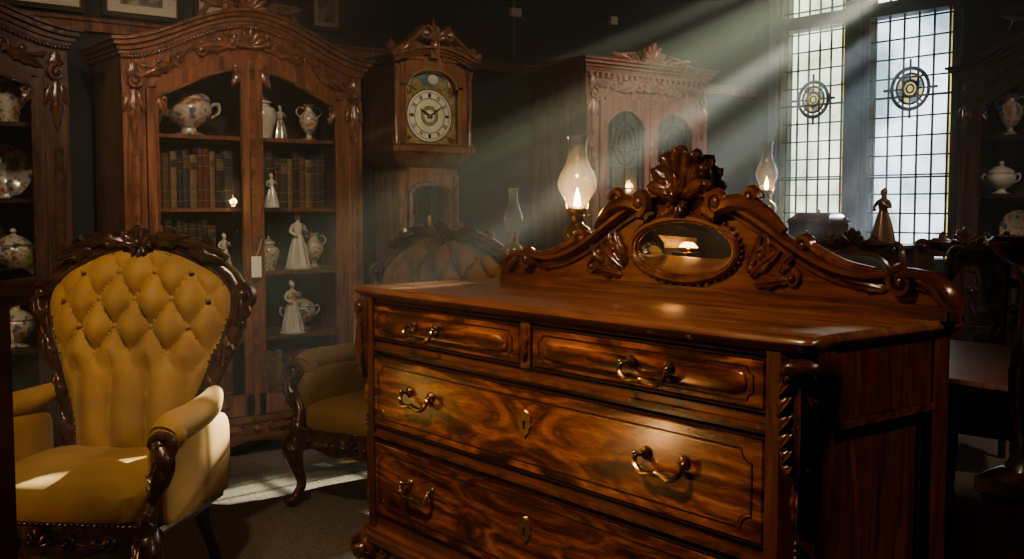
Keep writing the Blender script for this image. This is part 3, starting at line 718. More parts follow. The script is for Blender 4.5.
# ------------------------------------------------------------------ ceramics / books
def tureen(b, x, y, z, s, m, lid=True):
    b.lathe([(r*s, h*s) for r, h in ((.30, 0), (.32, .03), (.16, .10), (.15, .16), (.36, .28), (.47, .45), (.48, .58), (.42, .68), (.45, .72))], (x, y, z), m, 20, fold=(.03, 8))
    if lid: b.lathe([(r*s, h*s) for r, h in ((.45, .72), (.40, .80), (.22, .92), (.08, .97), (.05, 1.0), (.09, 1.05), (.06, 1.12), (0, 1.14))], (x, y, z), m, 20)
    for k in (-1, 1):
        b.cs([(x+k*.44*s, y, z+.62*s, .035*s), (x+k*.62*s, y, z+.68*s, .04*s), (x+k*.64*s, y, z+.50*s, .035*s), (x+k*.46*s, y, z+.38*s, .03*s)], m, 5, 8)
def urn(b, x, y, z, s, m):
    b.lathe([(r*s, h*s) for r, h in ((.22, 0), (.24, .04), (.10, .12), (.09, .2), (.26, .42), (.34, .66), (.30, .84), (.14, .98), (.13, 1.08), (.22, 1.2), (.20, 1.2), (.10, 1.08))], (x, y, z), m, 20)
    for k in (-1, 1):
        b.cs([(x+k*.30*s, y, z+.75*s, .025*s), (x+k*.46*s, y, z+.92*s, .03*s), (x+k*.34*s, y, z+1.1*s, .028*s), (x+k*.16*s, y, z+1.05*s, .02*s)], m, 5, 8)
def jar(b, x, y, z, s, m):
    b.lathe([(r*s, h*s) for r, h in ((.24, 0), (.25, .04), (.30, .25), (.40, .55), (.42, .72), (.34, .88), (.20, .94), (.20, 1.0), (.26, 1.01), (.24, 1.08), (.10, 1.18), (.04, 1.22), (.07, 1.27), (0, 1.32))], (x, y, z), m, 22)
def figure(b, x, y, z, h, md, ms):
    b.lathe([(r*h, t*h) for r, t in ((.24, 0), (.25, .03), (.21, .05), (.215, .06))], (x, y, z), md, 18)
    b.lathe([(r*h, t*h) for r, t in ((.20, .06), (.19, .12), (.16, .28), (.125, .42), (.085, .55), (.072, .60))], (x, y, z), md, 28, fold=(.09, 9))
    b.lathe([(r*h, t*h) for r, t in ((.072, .60), (.085, .66), (.10, .73), (.095, .78), (.04, .82), (.034, .86))], (x, y, z), ms, 16)
    b.sell((x, y-.005*h, z+.905*h), (.052*h, .058*h, .065*h), ms); b.sell((x, y+.018*h, z+.925*h), (.06*h, .058*h, .058*h), md)
    b.bead((x, y+.05*h, z+.97*h), .03*h, md); b.bead((x, y-.058*h, z+.90*h), .010*h, ms)
    for k in (-1, 1):
        b.cs([(x+k*.09*h, y, z+.765*h, .034*h), (x+k*.155*h, y-.03*h, z+.66*h, .028*h), (x+k*.10*h, y-.12*h, z+(.60+.1*(k > 0))*h, .020*h), (x+k*.06*h, y-.14*h, z+(.62+.13*(k > 0))*h, .018*h)], ms, 5, 8)
def plate(b, x, y, z, r, m):
    b.lathe([(0, 0), (r*.6, -.004), (r*.68, -.012), (r, -.02), (r, -.016), (r*.66, -.004), (0, .004)], (x, y, z+r), m, 24, axis='y')
def books(name, x0, x1, y0, z, hmax, loc, rz=0):
    b = B(name); x = x0
    while x < x1-.03:
        t = random.uniform(.022, .045); h = hmax*random.uniform(.85, 1); m = random.choice(BOOKS); d = random.uniform(.13, .16)
        yo = y0+random.uniform(0, .012)
        b.loft([(rrect(x, x+t-.0015, yo, yo+d, .006, 0, 3), z), (rrect(x, x+t-.0015, yo, yo+d, .006, 0, 3), z+h)], m)
        for q in (.12, .3, .7, .88): b.box(x+.001, x+t-.0025, yo-.0015, yo+.01, z+h*q, z+h*q+.003, GILT)
        if random.random() < .6: b.box(x+.004, x+t-.0055, yo-.001, yo+.01, z+h*.72, z+h*.85, random.choice(BOOKS))
        x += t
    return b.done(loc, rz)
BL = (BX, 4.74, 0)
books('row_of_books', -.48, -.035, .08, 1.20, .28, BL)
books('row_of_books', .06, .46, .08, 1.20, .28, BL)
books('row_of_books', -.48, -.14, .08, .89, .26, BL)
books('row_of_books', .05, .48, .08, .22, .28, BL)
books('row_of_books', -.48, -.05, .08, .22, .28, BL)
books('row_of_books', .02, .13, .14, .57, .26, BL)
def single(name, fn, loc):
    b = B(name); fn(b); return b.done(loc)
bl = lambda x, z, y=.12: (BL[0]+x, BL[1]+y, z+.001)
single('porcelain_tureen', lambda b: tureen(b, 0, 0, 0, .235, PORCB), bl(-.23, 1.54, .18))
single('ginger_jar', lambda b: jar(b, 0, 0, 0, .17, PORC), bl(.12, 1.54))
single('porcelain_vase', lambda b: urn(b, 0, 0, 0, .15, PORCB), bl(.37, 1.54))
single('porcelain_figurine', lambda b: figure(b, 0, 0, 0, .18, PORCC, PORC), bl(.25, 1.54, .2))
single('porcelain_vase', lambda b: urn(b, 0, 0, 0, .12, PORCC), bl(-.42, 1.54))
single('porcelain_figurine', lambda b: figure(b, 0, 0, 0, .29, PORC, PORC), bl(.30, .89))
single('ginger_jar', lambda b: jar(b, 0, 0, 0, .13, PORCC), bl(.14, .89))
single('porcelain_vase', lambda b: urn(b, 0, 0, 0, .15, PORCB), bl(.43, .89, .2))
single('porcelain_figurine', lambda b: figure(b, 0, 0, 0, .19, PORCB, PORC), bl(-.09, .89))
single('porcelain_figurine', lambda b: figure(b, 0, 0, 0, .27, PORC, PORCB), bl(.25, .57, .09))
single('porcelain_tureen', lambda b: tureen(b, 0, 0, 0, .17, PORCB), bl(.37, .57, .25))
single('porcelain_urn', lambda b: urn(b, 0, 0, 0, .17, PORC), bl(-.12, .57))
single('porcelain_figurine', lambda b: figure(b, 0, 0, 0, .17, PORC, PORC), bl(.12, 1.20, .035))
ll = lambda x, z, y=4.87: (.66+x, y, z+.001)
single('china_platter', lambda b: plate(b, 0, 0, 0, .125, PORCB), ll(.30, .92, 5.02))
single('porcelain_tureen', lambda b: tureen(b, 0, 0, 0, .17, PORCC), ll(.42, .92))
single('porcelain_urn', lambda b: urn(b, 0, 0, 0, .17, PORCB), ll(.30, 1.24))
single('china_platter', lambda b: plate(b, 0, 0, 0, .12, PORCC), ll(.42, 1.24, 5.04))
single('ginger_jar', lambda b: jar(b, 0, 0, 0, .17, PORCB), ll(.42, 1.56))
single('porcelain_tureen', lambda b: tureen(b, 0, 0, 0, .17, PORCB), ll(.42, .60))
single('porcelain_urn', lambda b: urn(b, 0, 0, 0, .18, PORC), ll(.20, .60))
single('porcelain_figurine', lambda b: figure(b, 0, 0, 0, .2, PORC, PORC), ll(.14, .92))
def rp(fn): return lambda b: (setattr(b, 'M', Matrix.Rotation(-pi/2, 4, 'Z')), fn(b))
rl = lambda y, z, x=6.08: (x, y, z+.001)
single('china_platter', rp(lambda b: plate(b, 0, 0, 0, .12, PORCB)), rl(3.0, .95))
single('china_platter', rp(lambda b: plate(b, 0, 0, 0, .12, PORC)), rl(2.85, 1.28))
single('china_platter', rp(lambda b: plate(b, 0, 0, 0, .12, PORCC)), rl(2.6, 1.28))
single('porcelain_tureen', rp(lambda b: tureen(b, 0, 0, 0, .17, PORC)), rl(3.10, 1.28, 6.03))
single('porcelain_urn', rp(lambda b: urn(b, 0, 0, 0, .2, PORC)), rl(2.72, .95))
single('porcelain_vase', rp(lambda b: urn(b, 0, 0, 0, .2, PORCB)), rl(3.08, 1.62))
single('porcelain_figurine', rp(lambda b: figure(b, 0, 0, 0, .24, PORC, PORC)), rl(2.8, 1.62))
single('porcelain_tureen', lambda b: tureen(b, 0, 0, 0, .15, PORC), (4.5, 4.85, 1.251))

# ------------------------------------------------------------------ longcase clock
def clock():
    b = B('grandfather_clock'); wd, wc = BCW, BCC
    b.M = Matrix.Diagonal((1.2, 1.18, 1, 1))
    b.box(-.22, .22, 0, .26, .09, .58, wd); b.box(-.24, .24, -.02, .27, 0, .09, wd); b.box(-.15, .15, -.012, .01, .17, .50, wd)
    b.loft([(rrect(-.22, .22, 0, .26, .01, o), z) for o, z in ((.0, .56), (.018, .57), (.018, .585), (-.03, .63), (-.05, .64))], wd)
    b.box(-.165, -.115, .02, .24, .62, 1.44, wd); b.box(.115, .165, .02, .24, .62, 1.44, wd); b.box(-.165, .165, .22, .24, .62, 1.44, INTER)
    b.box(-.165, .165, .02, .24, .62, .66, wd); b.box(-.165, .165, .02, .24, 1.40, 1.44, wd)
    n = 14; X = [-.115+.23*i/n for i in range(n+1)]
    arc = [1.29+.055*math.sqrt(max(0, 1-(x/.115)**2)) for x in X]
    b.band(X, arc, [1.42]*(n+1), .005, .03, wd)
    b.sweep([(-.10, .004, .68), (.10, .004, .68)]+[(x*.87, .004, z-.012) for x, z in list(zip(X, arc))[::-1]], .012, wc, 8, closed=True)
    b.add([(-.115, .012, .66), (.115, .012, .66)]+[(x, .012, z) for x, z in list(zip(X, arc))[::-1]], [list(range(n+3))], GLASS)
    b.lathe([(0, -.01), (.055, -.006), (.06, 0), (0, .006)], (0, .12, .80), BRASS, 24, axis='y'); b.box(-.004, .004, .115, .125, .8, 1.4, BRASS)
    for k in (-1, 1): b.lathe([(0, 0), (.022, .01), (.022, .16), (.0, .18)], (k*.05, .09, 1.0), BRASS, 14); b.box(k*.05-.001, k*.05+.001, .089, .091, 1.17, 1.4, BRASS)
    for k in (-1, 1): b.sweep([(k*.15, .012, .70), (k*.15, .012, 1.38)], .014, wc, 10)
    b.loft([(rrect(-.165, .165, .02, .24, .01, o), z) for o, z in ((.0, 1.42), (.02, 1.44), (.03, 1.46), (.055, 1.49), (.06, 1.51))], wd)
    b.box(-.225, .225, -.045, .27, 1.505, 1.535, wd)
    for k in (-1, 1):
        x0, x1 = sorted((k*.165, k*.20)); b.box(x0, x1, -.02, .26, 1.53, 1.97, wd)
        b.lathe([(.016, 0), (.018, .01), (.012, .02), (.012, .2), (.010, .38), (.016, .40), (.018, .42)], (k*.200, -.03, 1.535), wc, 12)
    b.box(-.2, .2, .24, .26, 1.53, 1.97, wd)
    n = 20; X = [-.17+.34*i/n for i in range(n+1)]
    def ar(x, r=.135, z=1.855): return z+(math.sqrt(max(0, r*r-x*x))*.72 if abs(x) < r else 0)
    b.band(X, [ar(x) for x in X], [1.975+.05*cos(x/.17*pi/2) for x in X], -.022, .0, wd)
    b.box(-.17, -.145, -.022, 0, 1.53, 1.87, wd); b.box(.145, .17, -.022, 0, 1.53, 1.87, wd); b.box(-.17, .17, -.022, 0, 1.53, 1.550, wd)
    b.sweep([(-.145, -.024, 1.55), (.145, -.024, 1.55), (.145, -.024, 1.855)]+[(.132*cos(a*pi/16), -.024, 1.858+.094*sin(a*pi/16)) for a in range(17)]+[(-.145, -.024, 1.855)], .006, GILT, 6, closed=True)
    b.box(-.15, .15, .008, .012, 1.54, 1.86, DIALB)
    b.add([(.135*cos(a*pi/20), .008, 1.858+.098*sin(a*pi/20)) for a in range(21)], [list(range(21))], DIALB)
    zc = 1.705; S = 1.12
    def ring(r0, r1, y, m, n=48):
        r0 *= S; r1 *= S
        b.add([(r0*cos(2*pi*i/n)*.86, y, zc+r0*sin(2*pi*i/n)) for i in range(n)]+[(r1*cos(2*pi*i/n)*.86, y, zc+r1*sin(2*pi*i/n)) for i in range(n)], [(i, (i+1) % n, n+(i+1) % n, n+i) for i in range(n)], m)
    ring(.085, .128, .004, SILV); ring(.0, .083, .005, SILV); ring(.083, .086, .003, BLACK); ring(.126, .130, .003, BRASS); ring(.112, .114, .003, BLACK); ring(.03, .05, .004, DIALB)
    P = lambda r, a: (r*S*.86*sin(a), .002, zc+r*S*cos(a))
    for h in range(12):
        a = 2*pi*h/12
        for q in (-.05, 0, .05):
            if h % 3 and q == 0: continue
            b.sweep([P(r, a+q*(.1/r)) for r in (.09, .109)], .0022, BLACK, 4)
    for h in range(60):
        a = 2*pi*h/60; b.sweep([P(r, a) for r in (.117, .123)], .0008, BLACK, 4)
    for a, L, w in ((math.radians(305), .065, .004), (math.radians(52), .10, .003)):
        b.sweep([(-.015*sin(a), -.002, zc-.015*cos(a), w), (L*.6*sin(a), -.002, zc+L*.6*cos(a), w*1.3), (L*sin(a), -.002, zc+L*cos(a), w*.3)], None, BLACK, 6)
    b.bead((0, -.004, zc), .008, BRASS)
    for sx in (-1, 1):
        for sz in (-1, 1):
            b.scroll(sx*.120, zc+sz*.128, .004, .016, 1.2, 0, sx*sz, .006, BRASS)
            b.leaf(sx*.138, zc+sz*.145, .006, math.atan2(-sz, -sx), .05, .012, BRASS, .006)
    b.add([(.108*cos(a*pi/20), .003, 1.868+.078*sin(a*pi/20)) for a in range(21)], [list(range(21))], MOON)
    b.sweep([(.11*cos(a*pi/20), .002, 1.868+.08*sin(a*pi/20)) for a in range(21)], .005, SILV, 6)
    b.lathe([(0, -.003), (.026, -.001), (.028, .001)], (.02, .002, 1.905), PORC, 20, axis='y')
    for k in (-1, 1): b.lathe([(0, -.003), (.026, -.001), (.028, .001)], (k*.068, .001, 1.872), DIALB, 20, axis='y')
    b.add([(-.145, -.012, 1.55), (.145, -.012, 1.55), (.145, -.012, 1.855)]+[(.132*cos(a*pi/16), -.012, 1.858+.094*sin(a*pi/16)) for a in range(17)]+[(-.145, -.012, 1.855)], [list(range(21))], GLASS)
    # arched cornice that lifts over the dial, returns at the sides
    def ac(x): return 1.975+.06*max(0, cos(x/.21*pi/2))**.9
    for h0, h1, o in ((0, .014, .010), (.014, .028, .022), (.028, .042, .036)):
        X2 = [-(.205+o)+2*(.205+o)*i/24 for i in range(25)]
        b.band(X2, [ac(x)+h0 for x in X2], [ac(x)+h1 for x in X2], -.03-o, .26, wd)
    for k in (-1, 1):
        p = cat([(.235, 2.01), (.21, 2.035), (.16, 2.075), (.11, 2.12), (.075, 2.16), (.05, 2.17)], 5)
        b.band([k*q[0] for q in (p if k < 0 else p[::-1])], [2.0]*len(p), [q[1] for q in (p if k < 0 else p[::-1])], -.03, -.005, wd)
        b.sweep([(k*q[0], -.04, q[1], .018) for q in p], None, wc, 8, flat=1.8)
        b.scroll(k*.065, 2.14, -.058, .036, 1.5, pi/2, k, .015, wc, 1.6)
        b.leaf(k*.19, 2.03, -.052, math.radians(150 if k > 0 else 30), .11, .024, wc, .018, .004, 3)
        b.leaf(k*.23, 2.025, -.045, math.radians(60 if k > 0 else 120), .05, .02, wc, .014, .004, 2)
        b.lathe([(.018, 0), (.010, .01), (.020, .03), (.014, .045), (0, .07)], (k*.225, -.03, 2.03), wc, 12)
    b.box(-.025, .025, -.05, -.005, 2.01, 2.12, wd)
    b.fan(0, 2.10, -.052, .075, 5, math.radians(30), math.radians(150), wc, .018, .016, .008)
    b.lathe([(.02, 0), (.012, .01), (.030, .04), (.022, .065), (.008, .08), (.0, .12)], (0, -.03, 2.12), wc, 14)
    b.leaf(0, 2.03, -.05, pi/2, .09, .022, wc, .012)
    return b.done((3.22, 4.87, 0), 0)
clock()

# ------------------------------------------------------------------ lamps
def plight(o, e, z, size=.02, col=(1, .55, .2)):
    L = bpy.data.lights.new('flame_light', 'POINT'); L.energy = e; L.color = col; L.shadow_soft_size = size
    lo = bpy.data.objects.new('flame_light', L); bpy.context.scene.collection.objects.link(lo); lo.parent = o; lo.location = (0, 0, z)
def oil_lamp(loc, s, lit, wr=1.25):
    b = B('oil_lamp')
    P = lambda pr: [(r*s, z*s) for r, z in pr]
    G = lambda pr: [(r*s*wr, z*s) for r, z in pr]
    b.lathe(P(((.085, 0), (.09, .008), (.088, .02), (.06, .032), (.03, .05), (.022, .08), (.030, .10), (.020, .12), (.018, .15), (.034, .165), (.03, .175))), (0, 0, 0), BRASS, 28)
    b.lathe(P(((.03, .175), (.062, .195), (.070, .225), (.060, .255), (.030, .275), (.026, .285))), (0, 0, 0), OILG, 28)
    b.lathe(P(((.026, .285), (.034, .29), (.036, .31), (.028, .32), (.046, .325), (.048, .34), (.044, .345))), (0, 0, 0), BRASS, 24)
    for k in range(8):
        a = k*pi/4; b.sweep([(.044*s*cos(a), .044*s*sin(a), .335*s), (.052*s*cos(a), .052*s*sin(a), .365*s)], .002*s, BRASS, 4)
    b.cs([(.038*s, 0, .31*s, .003*s), (.07*s, 0, .312*s, .003*s)], BRASS, 2, 6); b.lathe([(.010*s, 0), (.010*s, .006*s)], (.07*s, 0, .312*s), BRASS, 12, axis='x')
    b.lathe(G(((.034, .345), (.036, .36), (.050, .39), (.068, .43), (.072, .46), (.064, .495), (.044, .54), (.034, .58), (.032, .63), (.036, .66), (.040, .668))), (0, 0, 0), LGLASS, 32, cap=False)
    b.sweep([(.040*s*wr*cos(a*pi/14), .040*s*wr*sin(a*pi/14), .668*s) for a in range(28)], .0022*s, LGLASS, 6, closed=True, ref=(0, 0, 1))
    if lit:
        b.lathe(P(((.005, .35), (.013, .365), (.015, .38), (.008, .41), (0, .44))), (0, 0, 0), FLAMEE, 12)
    o = b.done(loc)
    if lit: plight(o, lit, .395*s)
    return o
def ped_table(loc, r, h):
    b = B('pedestal_table')
    b.lathe([(0, h-.03), (r*.9, h-.03), (r, h-.02), (r, h-.005), (r-.01, h), (0, h)], (0, 0, 0), MAHTOP, 32)
    b.lathe([(.05, h-.03), (.03, h-.06), (.022, h-.1), (.035, h-.2), (.045, h-.3), (.025, h-.4), (.022, .35), (.045, .28), (.05, .22), (.035, .16), (.0, .15)], (0, 0, 0), DARKW, 16)
    for k in range(3):
        a = k*2*pi/3+.4
        b.cs([(.02*cos(a), .02*sin(a), .22, .026), (.09*cos(a), .09*sin(a), .18, .024), (.14*cos(a), .14*sin(a), .07, .018), (.19*cos(a), .19*sin(a), .018, .02), (.21*cos(a), .21*sin(a), .016, .018)], DARKC, 5, 8, ref=(0, 0, 1))
    return b.done(loc)
ped_table((2.72, 3.08, 0), .17, .90); oil_lamp((2.72, 3.08, .902), .86, 11)
ped_table((3.2, 4.10, 0), .19, .84); oil_lamp((3.2, 4.10, .842), .68, 0, 1.0)

def mirror_glow_lamp(loc):  # unseen lamp added to put a warm glow in the crest mirror
    b = B('mirror_glow_lamp')
    b.lathe([(.09, 0), (.09, .02), (.03, .04), (.02, .10), (.05, .17), (.055, .22), (.02, .28), (.012, .30), (.012, .40)], (0, 0, 0), BRASS, 24)
    b.lathe([(.24, .28), (.22, .36), (.15, .52), (.10, .58)], (0, 0, 0), SHADE, 32, cap=False)
    b.lathe([(.242, .275), (.242, .285)], (0, 0, 0), GILT, 32, cap=False)
    o = b.done(loc); plight(o, 24, .42, .06, (1, .66, .34)); return o
b = B('side_cabinet')
b.box(-.28, .28, -.22, .22, .05, .62, DARKW); b.loft([(rrect(-.29, .29, -.23, .23, .01, o), z) for o, z in ((0, .62), (.01, .63), (.01, .645), (0, .66))], DARKW)
b.box(-.25, -.01, -.235, -.215, .10, .58, DARKC); b.box(.01, .25, -.235, -.215, .10, .58, DARKC); b.bead((-.03, -.245, .38), .012, BRASS); b.bead((.03, -.245, .38), .012, BRASS)
for x in (-.24, .24):
    for y in (-.18, .18): b.lathe([(.02, 0), (.03, .03), (.025, .06)], (x, y, 0), DARKC, 12)
b.done((-.72, 4.80, 0)); mirror_glow_lamp((-.72, 4.70, .661))

b = B('highlight_lantern')  # unseen lantern added to throw a warm highlight on the drawer fronts
b.lathe([(.09, 0), (.09, .02), (.07, .03)], (0, 0, 0), BRASS, 6); b.lathe([(.07, .30), (.09, .31), (.05, .36), (.02, .38), (.02, .40)], (0, 0, 0), BRASS, 6)
for k in range(6):
    a = k*pi/3; b.sweep([(.068*cos(a), .068*sin(a), .02), (.068*cos(a), .068*sin(a), .31)], .005, BRASS, 6)
b.sweep([(.035*cos(a*pi/8), 0, .42+.035*sin(a*pi/8)) for a in range(16)], .004, BRASS, 6, closed=True)
b.lathe([(.02, .03), (.02, .15), (0, .152)], (0, 0, 0), PORC, 12); b.lathe([(.004, .155), (.012, .17), (.012, .18), (0, .215)], (0, 0, 0), FLAMEE, 10)
o = b.done((-.05, 3.28, 0)); plight(o, 10, .185, .03, (1, .58, .25))

# sideboard by the window
b = B('sideboard')
sx0, sx1, sy0, sy1 = 4.85, 5.40, 3.12, 4.42
b.box(sx0+.02, sx1, sy0+.02, sy1-.02, .12, .965, DARKW)
b.loft([(rrect(sx0, sx1, sy0, sy1, .02, o), z) for o, z in ((-.01, .96), (.01, .972), (.015, .985), (.005, 1.0))], DARKW)
b.loft([(rrect(sx0, sx1, sy0, sy1, .02, o), z) for o, z in ((0, .10), (0, .15), (-.015, .16))], DARKW)
for i in range(3):
    a = sy0+.05+i*.41; b.box(sx0+.006, sx0+.03, a, a+.39, .70, .93, DARKC); b.box(sx0+.006, sx0+.03, a, a+.39, .19, .67, DARKC)
    b.bead((sx0-.004, a+.195, .815), .014, BRASS)
for x in (sx0+.05, sx1-.05):
    for y in (sy0+.06, sy1-.06): b.lathe([(.02, 0), (.035, .03), (.03, .07), (.04, .11)], (x, y, 0), DARKC, 12)
b.done()
oil_lamp((5.1, 4.06, 1.002), .88, 1.5, 1.05)
single('bronze_statuette', rp(lambda b: figure(b, 0, 0, 0, .31, STAT, STAT)), (5.1, 3.27, 1.001))
b = B('tea_caddy')
b.loft([(rrect(-.10, .10, -.14, .14, .01, o), z) for o, z in ((.0, 0), (.008, .008), (-.004, .02), (0, .11), (.008, .115), (.004, .13), (-.03, .165), (-.05, .172))], DARKW)
b.bead((0, 0, .18), .012, BRASS); b.bead((-.108, 0, .07), .010, BRASS); b.done((5.12, 3.70, 1.001))

# ------------------------------------------------------------------ dining chairs
def dining_chair(loc, rz, uph=False):
    b = B('carved_dining_chair'); wd, wc = DARKW, DARKC
    for k in (-1, 1):
        b.cs([(k*.19, .26, .004, .018), (k*.19, .215, .25, .019), (k*.195, .20, .45, .020), (k*.21, .225, .70, .017), (k*.225, .27, .95, .018), (k*.20, .285, 1.02, .018)], wd, 6, 8)
        b.cs([(k*.22, -.20, .43, .026), (k*.225, -.215, .36, .032), (k*.21, -.195, .20, .018), (k*.215, -.21, .06, .015), (k*.22, -.225, .012, .024)], wc, 6, 8)
        b.leaf(k*.22, .42, -.235, -pi/2, .12, .024, wc, .012)
        b.scroll(k*.185, 1.01, .268, .034, 1.3, 0 if k > 0 else pi, k, .014, wc, 1.2)
        b.leaf(k*.02, 1.03, .262, math.radians(2 if k > 0 else 178), .16, .028, wc, .018, .004, 3)
        b.scroll(k*.09, 1.055, .265, .024, 1.2, pi/2, -k, .010, wc)
    cr = cat([(-.215, .98), (-.17, 1.03), (-.08, 1.035), (0, 1.06), (.08, 1.035), (.17, 1.03), (.215, .98)], 5)
    b.band([p[0] for p in cr], [p[1]-.07 for p in cr], [p[1] for p in cr], .265, .295, wd)
    b.fan(0, 1.03, .258, .08, 7, math.radians(15), math.radians(165), wc, .018, .014, .006)
    b.band([-.21, 0, .21], [.60]*3, [.635]*3, .205, .23, wd)
    if uph:
        b.sell((0, .235, .80), (.185, .035, .185), VELVET3, .5, .5, 28, 12)
        b.sweep([(.19*math.copysign(abs(cos(a*pi/14))**.6, cos(a*pi/14)), .235, .80+.19*math.copysign(abs(sin(a*pi/14))**.6, sin(a*pi/14))) for a in range(28)], .016, wc, 8, closed=True)
    else:
        sp = cat([(.035, .62), (.055, .68), (.03, .74), (.07, .84), (.05, .92), (.075, .98)], 4)
        for k in (-1, 1):
            b.sweep([(k*x, .235+(z-.62)*.11, z) for x, z in sp], .011, wc, 8)
            b.scroll(k*.035, .80, .245, .024, 1.2, 0, k, .009, wc); b.scroll(k*.03, .90, .255, .02, 1.2, pi, -k, .008, wc)
        b.sweep([(0, .235, .62), (0, .25, .78), (0, .275, .98)], .010, wc, 8)
    b.loft([(rrect(-.235, .235, -.225, .22, .03, o), z) for o, z in ((0, .38), (0, .435))], wd)
    b.sell((0, -.005, .45), (.225, .215, .035), VELVET3, .5, .35, 32, 10)
    return b.done(loc, rz)
dining_chair((3.82, 2.02, 0), -80)
dining_chair((3.98, 2.80, 0), -75, True)
dining_chair((4.60, 2.52, 0), -60)

b = B('writing_table')
tx0, tx1, ty0, ty1 = 2.62, 3.40, .35, 1.95
b.loft([(rrect(tx0, tx1, ty0, ty1, .02, o), z) for o, z in ((-.015, .715), (0, .722), (.006, .735), (0, .748))], MAHV)
b.box(tx0+.05, tx1-.05, ty0+.05, ty1-.05, .60, .716, DARKW)
for i in range(2):
    b.box(tx0+.04, tx0+.06, ty0+.12+i*.72, ty0+.78+i*.72, .62, .70, DARKC); b.bead((tx0+.035, ty0+.45+i*.72, .66), .012, BRASS)
for x in (tx0+.07, tx1-.07):
    for y in (ty0+.08, ty1-.08):
        b.lathe([(.022, 0), (.026, .02), (.016, .05), (.03, .12), (.022, .2), (.034, .42), (.026, .52), (.036, .56), (.036, .70)], (x, y, 0), DARKW, 14)
b.done()

b = B('torchere_stand')
b.box(-.062, .062, -.062, .062, .03, .68, DARKW); b.loft([(rrect(-.08, .08, -.08, .08, .01, o), z) for o, z in ((0, 0), (0, .05), (-.015, .06))], DARKW)
b.loft([(rrect(-.062, .062, -.062, .062, .01, o), z) for o, z in ((0, .665), (.012, .675), (.012, .70), (-.01, .715), (-.02, .72))], DARKC)
b.lathe([(.05, .715), (.04, .73), (.03, .76), (.037, .82), (.032, .95), (.028, 1.06), (.040, 1.08), (.040, 1.095), (.065, 1.11), (.082, 1.125), (.085, 1.14), (.078, 1.148), (0, 1.148)], (0, 0, 0), DARKC, 24)
for k in range(4):
    b.M = Matrix.Rotation(k*pi/2, 4, 'Z'); b.leaf(0, .20, -.062, pi/2, .35, .04, DARKC, .018, 0, 4); b.leaf(0, .78, -.034, pi/2, .2, .02, DARKC, .012, 0, 4)
b.M = Matrix.Identity(4)
b.done((1.94, .923, 0))

b = B('bureau')
b.box(-.48, 0, -.35, 0, .08, 1.09, DARKW); b.loft([(rrect(-.5, .015, -.37, .015, .01, o), z) for o, z in ((0, 1.08), (.01, 1.095), (.01, 1.115), (0, 1.125))], DARKW)
b.loft([(rrect(-.5, .01, -.36, .01, .01, o), z) for o, z in ((0, 0), (0, .1), (-.01, .11))], DARKW)
for z in (.15, .45, .75): b.box(-.44, -.04, -.01, .012, z, z+.26, DARKC); b.bead((-.24, .02, z+.13), .014, BRASS)
b.done((.305, 1.405, 0), -37.9)

# ------------------------------------------------------------------ pictures on the wall
def picture(x, z, w, h, canvas=None):
    b = B('framed_picture')
    b.box(-w/2, w/2, -.012, 0, -h/2, h/2, canvas or MATB)
    if not canvas: b.box(-w*.3, w*.3, -.014, -.01, -h*.36, h*.36, PRINT)
    f = .022
    for a, c, e, g in ((-w/2-f, w/2+f, h/2, h/2+f), (-w/2-f, w/2+f, -h/2-f, -h/2), (-w/2-f, -w/2, -h/2, h/2), (w/2, w/2+f, -h/2, h/2)):
        b.box(a, c, -.028, 0, e, g, FRAMEB)
    b.sweep([(-w/2, -.018, -h/2), (w/2, -.018, -h/2), (w/2, -.018, h/2), (-w/2, -.018, h/2)], .005, GILT, 6, closed=True)
    b.done((x, YB-.001, z))
picture(1.76, 2.285, .34, .30); picture(1.29, 2.285, .36, .30); picture(.82, 2.29, .34, .30); picture(2.12, 2.30, .16, .24); picture(2.76, 2.28, .16, .2); picture(.35, 2.3, .3, .30)
picture(-.95, 1.22, 1.25, .70, CREAM)  # unseen picture, added as a pale reflector for the crest mirror
b = B('electrical_conduit')
b.sweep([(4.05, YB-.012, 2.10), (4.05, YB-.012, 3.19)], .007, plain('conduit_paint', (.2, .19, .17), .6), 8)
b.sweep([(4.05, YB-.012, 2.6), (4.35, YB-.02, 2.42), (4.9, YB-.012, 2.45)], .004, BLACK, 6)
b.box(4.02, 4.10, YB-.03, YB-.001, 2.38, 2.43, PAPER); b.box(4.86, 4.92, YB-.03, YB-.001, 2.42, 2.47, PAPER)
b.done()

# ------------------------------------------------------------------ dusty air
def haze():
    m = bpy.data.materials.new('dusty_air'); m.use_nodes = True; nt = m.node_tree; nt.nodes.clear()
    o = nt.nodes.new('ShaderNodeOutputMaterial'); v = nt.nodes.new('ShaderNodeVolumeScatter')
    v.inputs['Color'].default_value = (.90, .95, 1, 1); v.inputs['Density'].default_value = .040; v.inputs['Anisotropy'].default_value = .45
    nt.links.new(v.outputs[0], o.inputs['Volume'])
    b = B('dusty_air'); b.box(.6, XR-.12, 1.5, YB-.005, .02, H-.02, m); b.done()
haze()

